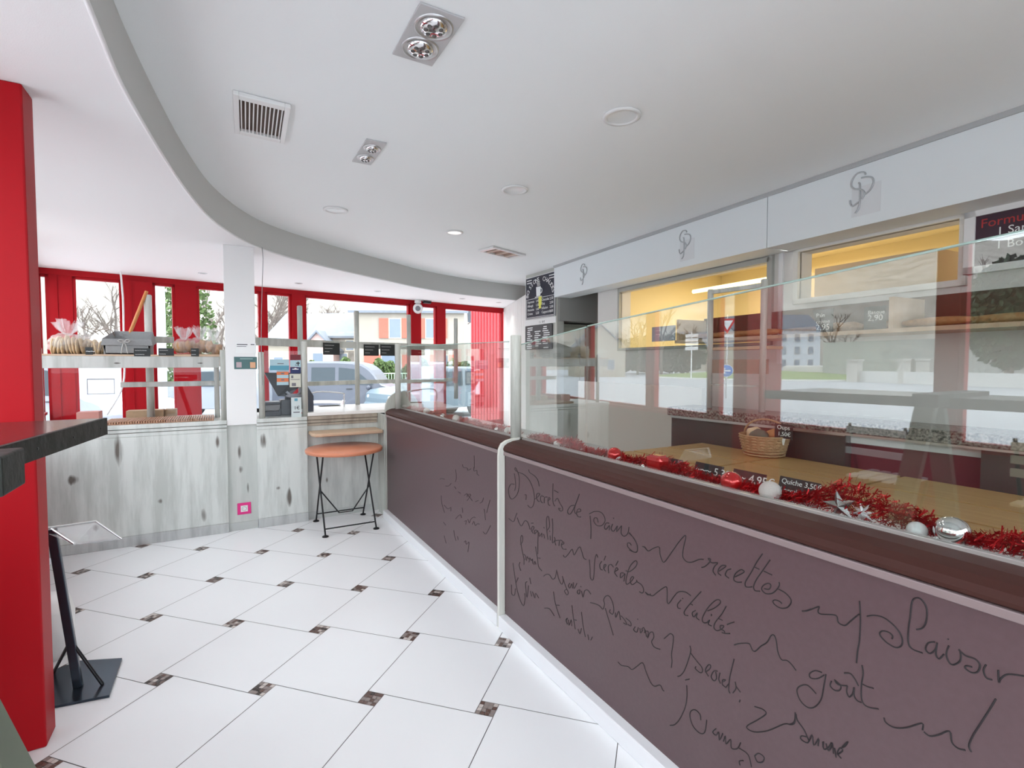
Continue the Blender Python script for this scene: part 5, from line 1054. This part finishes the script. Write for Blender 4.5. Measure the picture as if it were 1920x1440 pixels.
def hill():
    R = random.Random(2); vs = []; fs = []; na, nr = 150, 22
    for i in range(na+1):
        a = radians(95+ (300-95)*i/na)
        for j in range(nr+1):
            t = j/nr; rr = 150+t*200; base = 112 if a < radians(215) else 84-16*sin((a-radians(215))*2.2)
            h = base*(t**.85)*(1+.12*sin(a*9+t*3)+.08*sin(a*23+1)) + R.uniform(-1, 1)*1.6*(1 if t > 0 else 0)
            vs.append((2.5+rr*cos(a), -1.4+rr*sin(a), GZ-.5+h))
    for i in range(na):
        for j in range(nr):
            k = i*(nr+1)+j; fs.append((k, k+nr+1, k+nr+2, k+1))
    m = MB(); m.add(vs, fs, 0, True)
    struct(m, 'hillside', mat('winter hillside', (.40, .37, .33), .95, noise=(.10, .55), col2=(.16, .15, .12), bump=.8, bscale=.8))
hill()
BARK = mat('bare bark', (.16, .13, .11), .9)
def bare_tree(p, h, seed, label, group='bare trees on the slope'):
    R = random.Random(seed); b = MB()
    def br(o, d, L, r_, lv):
        m_ = o+d*L*.5+Vector((R.uniform(-.05, .05), R.uniform(-.05, .05), 0))*L; e = o+d*L+Vector((R.uniform(-.06, .06), R.uniform(-.06, .06), 0))*L
        b.tube([o, m_, e], [r_, r_*.8, r_*.55], 4, cap=False)
        if lv > 0:
            for _ in range(4 if lv > 1 else 5):
                t = R.uniform(.35, 1); q = o.lerp(e, t); nd = (d+Vector((R.gauss(0, .55), R.gauss(0, .55), R.uniform(-.1, .5)))).normalized(); br(q, nd, L*R.uniform(.45, .68), r_*.5, lv-1)
    br(Vector(p), Z, h*.42, h*.022, 4)
    return b.obj('bare_tree', BARK, None, label=label, cat='tree', group=group)
tl = [(165, 62, 'bare tree on the slope seen left of the hanging cord'), (215, 66, 'bare tree on the slope seen right of the hanging cord'), (395, 60, 'bare tree on the slope just left of the white pillar'), (415, 72, 'faint bare tree beside the white pillar, farther up the slope'),
      (510, 58, 'bare tree on the slope just right of the white pillar'), (535, 70, 'bare tree on the slope left of the red window post'), (600, 62, 'bare tree on the slope above the stone cottage'), (660, 80, 'bare tree on the slope left of the pink-shuttered house'), (860, 60, 'bare tree right of the pink-shuttered house')]
for i, (px, d, lb) in enumerate(tl):
    p = out(px, d); bare_tree((p.x, p.y, GZ+.0), 13+i % 3*2, 100+i, lb)
for i, (px, d) in enumerate(((1165, 100), (1195, 84), (1240, 85), (1290, 100), (1560, 85), (1890, 45))):
    p = outr(px, d); bare_tree((p.x, p.y, GZ), 12+i % 3*2, 140+i, ['bare tree far left in the mirrored street view', 'bare tree second from the left in the mirrored street view', 'bare tree mirrored left of the red post', 'bare tree mirrored right of the first red post', 'bare tree mirrored above the long grey wall', 'bare tree mirrored near the right edge of the glass'][i], 'bare trees across the roundabout')
def foliage(c, s_, n, m, name, label, cat, seed, leaf=.12, group=None, kind=None):
    R = random.Random(seed); b = MB()
    for _ in range(n):
        u_ = Vector((R.gauss(0, 1), R.gauss(0, 1), R.gauss(0, 1))).normalized()*R.random()**.33; p = Vector(c)+Vector((u_.x*s_[0], u_.y*s_[1], u_.z*s_[2]))
        a = Vector((R.gauss(0, 1), R.gauss(0, 1), R.gauss(0, 1))).normalized(); q = a.orthogonal().normalized()*leaf*R.uniform(.5, 1); a = a*leaf*R.uniform(.5, 1); b.add([p-a, p+q, p+a, p-q], [(0, 1, 2, 3)])
    return b.obj(name, m, None, label=label, cat=cat, group=group, kind=kind)
LEAF = mat('hedge leaf', (.12, .17, .05), .7, noise=(3, .8), col2=(.09, .15, .05)); EVG = mat('evergreen leaf', (.06, .12, .06), .8, noise=(.8, .8), col2=(.03, .06, .03))

def frame2(c, hd):
    """local frame: ax along the front, ay away from the camera"""
    ax = Vector((cos(hd), sin(hd), 0)); return ax, Vector((-ax.y, ax.x, 0))
RED_H = atan2(.869, .495)   # heading of the picture's right-hand direction
def house(name, px, d, w_, h, ridge, dep, label, mw, mr, wins_=(), refl=False, z0=GZ, turn=0, gable=False, shut=None, over=.35):
    c = outr(px, d) if refl else out(px, d)
    hd = (RED_H if not refl else atan2(-.869, .495))+turn; ax = Vector((cos(hd), sin(hd), 0)); v = vdir(px, refl); ay = Vector((-ax.y, ax.x, 0)); ay = ay if ay.dot(v) > 0 else -ay
    r = thing(name, (c.x, c.y, z0), label, 'house'); O = Vector((c.x, c.y, z0))
    b = MB()
    if gable: b.prism([(-w_/2, 0), (w_/2, 0), (w_/2, h), (0, ridge), (-w_/2, h)], O, ax, Z, ay*dep)
    else: b.prism([(0, 0), (dep, 0), (dep, h), (dep/2, ridge), (0, h)], O-ax*w_/2, ay, Z, ax*w_)
    b.obj('walls', mw, r)
    b = MB(); t = .18
    if gable:
        for s_ in (-1, 1):
            k = (ridge-h)/(w_/2); e = over; b.prism([(0, ridge+t), (s_*(w_/2+e), h-k*e+t), (s_*(w_/2+e), h-k*e), (0, ridge)], O-ay*over, ax, Z, ay*(dep+2*over))
    else:
        k = (ridge-h)/(dep/2); e = over
        b.prism([(dep/2, ridge+t), (-e, h-k*e+t), (-e, h-k*e), (dep/2, ridge)], O-ax*(w_/2+over), ay, Z, ax*(w_+2*over)); b.prism([(dep/2, ridge+t), (dep+e, h-k*e+t), (dep+e, h-k*e), (dep/2, ridge)], O-ax*(w_/2+over), ay, Z, ax*(w_+2*over))
    b.obj('roof', mr, r)
    for (u_, z_, ww, hh) in wins_:
        b = MB(); P_ = O+ax*u_+Z*z_-ay*.05; b.prism([(-ww/2-.08, -.08), (ww/2+.08, -.08), (ww/2+.08, hh+.08), (-ww/2-.08, hh+.08)], P_, ax, Z, ay*.05); fr_ = b.obj('window', mat('window trim', (.62, .55, .45), .6), r)
        b = MB(); b.prism([(-ww/2, 0), (ww/2, 0), (ww/2, hh), (-ww/2, hh)], P_-ay*.012, ax, Z, ay*.01); b.obj('pane', mat('dark pane', (.16, .20, .25), .15), fr_)
        if shut:
            for s_ in (-1, 1): b = MB(); b.prism([(0, -.05), (s_*ww*.85, -.05), (s_*ww*.85, hh+.05), (0, hh+.05)], P_+ax*s_*(ww/2+.08)-ay*.06, ax, Z, ay*.05); b.obj('shutter', shut, r)
    return r, O, ax, ay
STO = mat('rubble stone wall', (.34, .30, .26), .9, noise=(1.6, .35), col2=(.17, .15, .13)); REN = mat('beige render', (.36, .32, .27), .9, noise=(.8, .8), col2=(.31, .28, .23)); SLT = mat('slate roof', (.18, .20, .23), .5, noise=(4, .6), col2=(.14, .16, .19)); SALM = mat('salmon shutters', (.45, .11, .07), .6); CRH = mat('cream house wall', (.38, .34, .27), .9)
WHH = mat('white house wall', (.50, .54, .58), .8); DKR = mat('dark slate roof', (.12, .14, .17), .5)
house('house', 768, 40, 8.6, 6.0, 8.3, 8, 'beige house with slate roof and salmon shutters behind the parked cars', REN, SLT, ((-1.1, 3.9, .85, 1.45), (1.75, 3.9, .85, 1.45), (-1.4, .9, 1.5, 1.6), (2.6, .9, .8, 1.6)), shut=SALM, turn=.05)
house('cottage', 632, 43, 3.4, 4.2, 6.2, 7, 'rubble-stone cottage between the two slate-roofed houses', STO, SLT, ((.2, .8, 1.3, 1.9), (1.1, 3.0, .6, .8)), turn=.1)
house('house', 562, 44, 6.2, 3.7, 6.4, 8, 'cream house with big slate roof behind the till and red post', CRH, SLT, ((-1.9, .8, .8, 1.6), (-.4, .8, .8, 1.6)), turn=-.1)
house('dormer_house', 597, 41.5, 2.5, 3.1, 4.4, 3, 'small gabled wing with dark-edged roof in front of the slate-roofed house', mat('pinkish wall', (.60, .42, .38), .9), SLT, ((0, 1.6, .8, 1.1),), gable=True)
# red ribbed cladding to the right
c0 = out(884, 13.5); c1 = out(960, 12.0); cg = (c1-c0); L = cg.length; cg.normalize(); b = MB(); nn = Vector((-cg.y, cg.x, 0))
b.prism([(0, 0), (L, 0), (L, 4.2), (0, 3.5)], (c0.x, c0.y, GZ), cg, Z, nn*.15)
for k in range(int(L/.14)): b.bar(Vector((c0.x, c0.y, GZ))+cg*(k*.14+.05)-nn*.01, Vector((c0.x, c0.y, 3.3))+cg*(k*.14+.05)-nn*.01, .06, .03, up=tuple(nn))
b.obj('ribbed_wall', mat('pink red cladding', (.48, .05, .06), .55), None, label='red ribbed metal cladding seen through the right-hand end of the windows', cat='wall')
# hedge on a low wall with a pale green fence
hA = out(545, 23.5); hB = out(905, 25.5); hd_ = (hB-hA); hL = hd_.length; hd_.normalize(); R = random.Random(4); b = MB()
for _ in range(15000):
    t = R.random(); p = hA+hd_*t*hL+Vector((-hd_.y, hd_.x, 0))*R.uniform(.2, 1.1); p.z = GZ+R.uniform(.5, 1.85+.2*sin(t*31)+.12*sin(t*77))
    a = Vector((R.gauss(0, 1), R.gauss(0, 1), R.gauss(0, 1))).normalized(); q = a.orthogonal().normalized()*.06; b.add([p-a*.08, p+q, p+a*.08, p-q], [(0, 1, 2, 3)])
b.obj('hedge', LEAF, None, label='long clipped green hedge behind the parked cars', cat='hedge', kind='stuff')
r = thing('fence', (*((hA+hB)/2).xy, GZ), 'pale green railing fence in front of the clipped hedge', 'fence'); PG = mat('pale green paint', (.42, .55, .40), .5)
b = MB(); f0 = hA.copy(); f0.z = GZ; b.bar(f0+Z*.3, f0+hd_*hL+Z*.3, .2, .6); b.obj('low_wall', mat('pale wall', (.55, .54, .5), .9), r)
b = MB(); b.bar(f0+Z*1.38, f0+hd_*hL+Z*1.38, .05, .05); b.bar(f0+Z*.72, f0+hd_*hL+Z*.72, .04, .04)
for k in range(int(hL/.13)): b.cyl(f0+hd_*k*.13+Z*.6, f0+hd_*k*.13+Z*1.36, .017, seg=5)
b.obj('railing', PG, r)
p = out(345, 20); foliage((p.x, p.y, 2.2), (1.2, 1.2, 3.2), 2500, LEAF, 'conifer', 'green shrub seen left of the brown exterior post', 'shrub', 31, .12, kind='stuff')

# vehicles
TYRE = mat('tyre', (.02, .02, .02), .8); HUB = mat('wheel trim', (.55, .56, .58), .35, metal=.5); CG = mat('car glass', (.05, .065, .075), .2, spec=.2)
def vehicle(name, c, hd, prof, cabin, Wd, paint, wheels, label, wr=.34):
    """prof: side outline (x along length, z); cabin: glass outline; centred on c, nose at +x"""
    r = thing(name, (c[0], c[1], GZ), label, 'car'); ax = Vector((cos(hd), sin(hd), 0)); ay = Vector((-ax.y, ax.x, 0)); O = Vector((c[0], c[1], GZ))
    body = crv(prof+[prof[0]], 3)[:-1]; b = MB(); n = len(body); rings = []
    for s_, k in ((-1, .90), (-.86, 1.0), (.86, 1.0), (1, .90)):
        cz = .75
        rings.append([O+ax*(q[0]*(1 if abs(s_) < .9 else .985))+Z*((q[1]-cz)*(1 if abs(s_) < .9 else .94)+cz)+ay*s_*Wd/2*(1-.10*max(0, (q[1]-.95))) for q in body])
    vs = [v for g_ in rings for v in g_]; fs = [tuple(range(n)), tuple(range(4*n-1, 3*n-1, -1))]
    for a in range(3):
        for k in range(n): fs.append((a*n+k, a*n+(k+1) % n, (a+1)*n+(k+1) % n, (a+1)*n+k))
    b.add(vs, fs, 0, False); b.obj('body', paint, r)
    for s_ in (-1, 1):
        for poly in cabin:
            b = MB(); zz = sum(p[1] for p in poly)/len(poly); vs = [O+ax*u_+Z*z_+ay*s_*(Wd/2*(1-.10*max(0, z_-.95))*1.0+.004) for u_, z_ in poly]
            b.add(vs, [tuple(range(len(vs)))]); b.obj('side_window', CG, r)
    # screens
    xs = [p[0] for p in cabin[-1]]; f_ = MB(); x1, z1 = cabin[-1][1]; x2, z2 = cabin[-1][2]
    f_.add([O+ax*(x1+.07)+Z*(z1+.03)+ay*Wd*.43, O+ax*(x1+.07)+Z*(z1+.03)-ay*Wd*.43, O+ax*(x2+.09)+Z*(z2+.02)-ay*Wd*.38, O+ax*(x2+.09)+Z*(z2+.02)+ay*Wd*.38], [(0, 1, 2, 3)]); f_.obj('windscreen', CG, r)
    nose = max(p[0] for p in prof)
    for s_ in (-1, 1):
        b = MB(); b.ell(O+ax*(nose-.12)+Z*.78+ay*s_*Wd*.38, (.13, .13, .09), 12, 8); b.obj('headlight', mat('headlight glass', (.75, .78, .8), .1), r)
        b = MB(); b.ell(O+ax*(cabin[-1][1][0]-.15)+Z*1.03+ay*s_*(Wd/2+.1), (.08, .08, .09), 10, 6); b.obj('wing_mirror', paint, r)
        for wx in wheels:
            cw = O+ax*wx+Z*wr+ay*s_*(Wd/2-.10); b = MB(); b.lathe([(wr*.62, .12), (wr*.92, .12), (wr, .09), (wr, -.10), (wr*.6, -.10)], cw, 24, ax=ay*s_); wl = b.obj('wheel', TYRE, r)
            b = MB(); b.lathe([(0, .10), (wr*.18, .115), (wr*.2, .10), (wr*.55, .085), (wr*.64, .11)], cw, 24, ax=ay*s_)
            for k in range(6): a = k*pi/3; u_ = ax*cos(a)+Z*sin(a); b.bar(cw+ay*s_*.105+u_*wr*.15, cw+ay*s_*.105+u_*wr*.58, .05, .02, up=tuple(ay))
            b.obj('hub', HUB, wl)
            b = MB(); b.lathe([(wr*1.16, .0), (0, .0)], cw+ay*s_*.062, 20, ax=ay*s_); b.obj('wheel_arch', BLACK, r)
    b = MB(); b.bar(O+ax*(nose-.02)+Z*.42-ay*Wd*.40, O+ax*(nose-.02)+Z*.42+ay*Wd*.40, .1, .16); b.obj('front_bumper', mat('bumper grey', (.10, .10, .11), .5), r)
    for k in (0,):
        for s_ in (-1, 1): b = MB(); b.bar(O+ax*(.35)+Z*.98+ay*s_*(Wd/2+.01), O+ax*(.55)+Z*.98+ay*s_*(Wd/2+.01), .02, .03); b.obj('door_handle', BLACK, r)
    return r
van = [(-2.4, .35), (-2.4, 1.2), (-2.25, 1.85), (-1.2, 1.93), (.55, 1.90), (1.15, 1.62), (1.55, 1.12), (2.25, .95), (2.42, .6), (2.35, .3), (0, .28)]
vg = [[(-2.1, 1.15), (-1.05, 1.15), (-1.0, 1.72), (-2.0, 1.72)], [(-.85, 1.12), (-.05, 1.12), (-.05, 1.72), (-.85, 1.72)], [(.08, 1.12), (1.28, 1.12), (.62, 1.66), (.08, 1.72)]]
p = out(645, 18.3); vehicle('van', (p.x, p.y), RED_H+.03, van, vg, 1.85, mat('grey blue car paint', (.075, .085, .11), .3, coat=.2), (-1.5, 1.55), 'grey-blue van parked across the middle window', .36)
suv = [(-2.1, .38), (-2.1, 1.1), (-1.85, 1.68), (-.8, 1.74), (.25, 1.70), (.85, 1.12), (1.95, 1.0), (2.12, .6), (2.05, .36), (0, .34)]
sg_ = [[(-1.75, 1.12), (-.75, 1.12), (-.75, 1.60), (-1.6, 1.58)], [(-.62, 1.10), (.72, 1.10), (.22, 1.58), (-.62, 1.60)]]
p = out(812, 17.6); vehicle('off_road_car', (p.x, p.y), RED_H+pi+.75, suv, sg_, 1.8, mat('silver blue car paint', (.13, .175, .205), .3, coat=.2), (-1.3, 1.3), 'silver-blue off-roader parked right of the grey van', .36)
p = out(150, 12.5); vehicle('white_van', (p.x, p.y), RED_H-.35, van, vg, 1.85, mat('white car paint', (.24, .26, .30), .25, coat=.6), (-1.5, 1.55), 'white van parked close outside the left windows', .34)
p = out(400, 17.5); vehicle('small_car', (p.x, p.y), RED_H+pi-.1, suv, sg_, 1.7, mat('pale grey car paint', (.30, .32, .35), .25, coat=.6), (-1.3, 1.3), 'pale grey car half hidden behind the till', .33)
b = MB(); q = [out(575, 8.9), out(640, 8.9)]; b.tube(crv([(q[0].x, q[0].y, GZ+.2), (q[0].x, q[0].y, .75), (q[0].x, q[0].y, .82), (q[1].x, q[1].y, .82), (q[1].x, q[1].y, .75), (q[1].x, q[1].y, GZ+.2)], 5), .025, 8); b.obj('hoop_barrier', PLAST, None, label='pale tubular hoop barrier on the pavement in front of the grey van', cat='barrier')

# the street as mirrored in the counter glass
GRS = mat('short grass', (.22, .30, .08), .9, noise=(1.5, .7), col2=(.14, .20, .05)); KERB = mat('pale kerb', (.62, .62, .60), .8)
c = outr(1445, 68); b = MB(); b.lathe([(16, 0), (16, .16), (15.4, .18), (15.4, 0)], (c.x, c.y, GZ), 64); struct(b, 'roundabout_kerb', KERB)
b = MB(); b.lathe([(15.4, .14), (12, .4), (7, .75), (0, .95)], (c.x, c.y, GZ), 64); b.obj('roundabout_lawn', GRS, None, label='round grassy island of the roundabout mirrored in the glass', cat='lawn', kind='stuff')
b = MB(); c2 = outr(1530, 66); b.lathe([(3.8, .5), (3.8, 1.45), (3.4, 1.6), (0, 1.6)], (c2.x, c2.y, GZ), 40); b.obj('stone_basin', mat('pale stone', (.60, .58, .53), .9, noise=(.9, .5)), None, label='low round stone structure on the grassy roundabout island', cat='monument')
_, O, ax, ay = house('large_house', 1455, 128, 22, 10.5, 14.5, 12, 'large white three-storey house across the roundabout, mirrored in the glass', WHH, DKR, [(u_, z_, 1.3, 1.9) for u_ in (-8.5, -5, -1.6, 1.8, 5.2, 8.6) for z_ in (1, 4.2, 7.4)], refl=True, z0=GZ)
house('gabled_house', 1125, 70, 7, 4, 7.2, 8, 'cream gabled house at the left of the mirrored street view', CRH, DKR, ((-1.5, 1, 1, 1.4), (1.5, 1, 1, 1.4)), refl=True, gable=True)
house('far_house', 1330, 120, 12, 6, 9.5, 9, 'smaller far house left of the large white house, mirrored', CRH, SLT, ((-3, 1, 1.2, 1.6), (0, 1, 1.2, 1.6), (3, 1, 1.2, 1.6)), refl=True)
def rbar(pxa, da, pxb, db, h, th, m, name, label, cat, z0=GZ):
    a = outr(pxa, da); e = outr(pxb, db); a.z = e.z = z0+h/2; b = MB(); b.bar(a, e, th, h); return b.obj(name, m, None, label=label, cat=cat)
rbar(1545, 62, 1925, 46, 4.4, .6, mat('old grey wall', (.46, .47, .44), .9, noise=(.5, .6), col2=(.34, .35, .33)), 'retaining_wall', 'long tall grey wall mirrored behind the roundabout', 'wall')
rbar(1600, 52, 1925, 38, 1.1, .4, mat('white low wall', (.68, .68, .66), .8), 'low_wall', 'long low white wall before the tall grey wall', 'wall')
for i, (px, d, lb) in enumerate(((1602, 51.5, 'pale gate pillar at the left end of the low white wall'), (1700, 47, 'pale gate pillar midway along the low white wall'), (1735, 45.6, 'pale gate pillar right of the middle one on the low white wall'))):
    a = outr(px, d); b = MB(); b.box((a.x-.5, a.y-.5, GZ), (a.x+.5, a.y+.5, GZ+2.1)); b.box((a.x-.6, a.y-.6, GZ+2.1), (a.x+.6, a.y+.6, GZ+2.3)); b.obj('gate_pillar', mat('pale stone', (.6, .58, .53), .9), None, label=lb, cat='pillar')
a, e = outr(1640, 30), outr(1960, 22); dv = (e-a).normalized(); nv = Vector((-dv.y, dv.x, 0)); b = MB(); b.prism([(0, 0), ((e-a).length, 0), ((e-a).length, 2.4), (0, 1.4)], (a.x, a.y, GZ+.03), dv, nv*(1 if nv.dot(vdir(1800, True)) > 0 else -1), Z*.10); b.obj('grass_verge', GRS, None, label='strip of grass on the near side of the mirrored road', cat='lawn', kind='stuff')
b = MB(); 
for k in range(9):
    a = outr(1490+k*26, 20.5-k*.5); e = outr(1503+k*26, 20.3-k*.5); a.z = e.z = GZ+.012; b.bar(a, e, .14, .006)
b.obj('lane_marking', PAPER, None, label='dashed white lane marking on the mirrored road', cat='road marking')
foliage((outr(1895, 40).x, outr(1895, 40).y, 5.5), (3, 3, 4.5), 5000, EVG, 'evergreen_tree', 'dark evergreen at the right end of the mirrored street', 'tree', 55, .35)
for i, (px, d, s_, lb) in enumerate(((1150, 85, 5, 'dark green bush farthest left in the mirrored view'), (1212, 96, 6, 'dark green tree left of the mirrored red post'), (1270, 90, 6, 'dark green tree right of the mirrored red post'))):
    p = outr(px, d); foliage((p.x, p.y, s_*.55), (s_*.9, s_*.9, s_*.6), 2200, EVG, 'leafy_tree', lb, 'tree', 80+i, .45)
# signs: yield triangle and blue arrow on one pole, plus a white direction post
p = outr(1362, 27)
f = -vdir(1362, True); f.normalize(); sx = Vector((-f.y, f.x, 0))
r = thing('road_sign', (p.x, p.y, GZ), 'yield triangle over a blue arrow disc on one pole, mirrored in the glass', 'road sign')
b = MB(); b.cyl((p.x, p.y, GZ), (p.x, p.y, 4.1), .045, seg=10); b.obj('pole', STEEL, r)
P3 = Vector((p.x, p.y, 0))+f*.06
b = MB(); b.prism([(-.45, .38), (.45, .38), (0, -.42)], P3+Z*3.5, sx, Z, f*.02); tri = b.obj('yield_triangle', mat('sign red paint', (.6, .02, .03), .4), r)
b = MB(); b.prism([(-.28, .28), (.28, .28), (0, -.22)], P3+Z*3.5+f*.021, sx, Z, f*.004); b.obj('white_centre', PAPER, tri)
b = MB(); b.prism([(-.38, -.06), (.38, -.06), (.38, .10), (-.38, .10)], P3+Z*2.95, sx, Z, f*.02); b.obj('small_plate', PAPER, r)
b = MB(); b.lathe([(0, 0), (.33, 0), (.33, .02), (0, .02)], P3+Z*1.12+sx*.0, 32, ax=f); b.lathe([(.31, .021), (.33, .021)], P3+Z*1.12, 32, 1, ax=f); dsc = b.obj('blue_disc', [mat('sign blue', (.02, .20, .55), .4), PAPER], r)
b = MB(); s_ = 1
b.prism([(-.2, -.035), (.12, -.035), (.02, -.13), (.11, -.15), (.25, 0), (.11, .15), (.02, .13), (.12, .035), (-.2, .035)], P3+Z*1.12+f*.024, sx*s_, Z, f*.004); b.obj('white_arrow', PAPER, dsc)
p = outr(1296, 60); b = MB(); b.cyl((p.x, p.y, GZ), (p.x, p.y, 5.2), .07, seg=8)
for k in range(4): b.box((p.x-.9, p.y-.05, 3.1+k*.5), (p.x+.9, p.y+.05, 3.5+k*.5))
b.obj('direction_signs', PLAST, None, label='post with four white direction signs in the mirrored street', cat='road sign')
a = outr(1108, 8.6); e = outr(1186, 7.4); b = MB(); b.tube(crv([(a.x, a.y, GZ+.2), (a.x, a.y, .62), (a.x, a.y, .72), (e.x, e.y, .72), (e.x, e.y, .62), (e.x, e.y, GZ+.2)], 5), .035, 8); b.obj('hoop_barrier', PLAST, None, label='white tubular hoop barrier mirrored at the left of the near glass', cat='barrier')
b = MB(); p = out(301, 9.0); b.box((p.x-.09, p.y-.09, GZ), (p.x+.09, p.y+.09, 3.4)); b.obj('canopy_post', mat('pale blue metal', (.62, .68, .74), .4), None, label='pale blue metal post right outside, left of the brown-red post', cat='post')
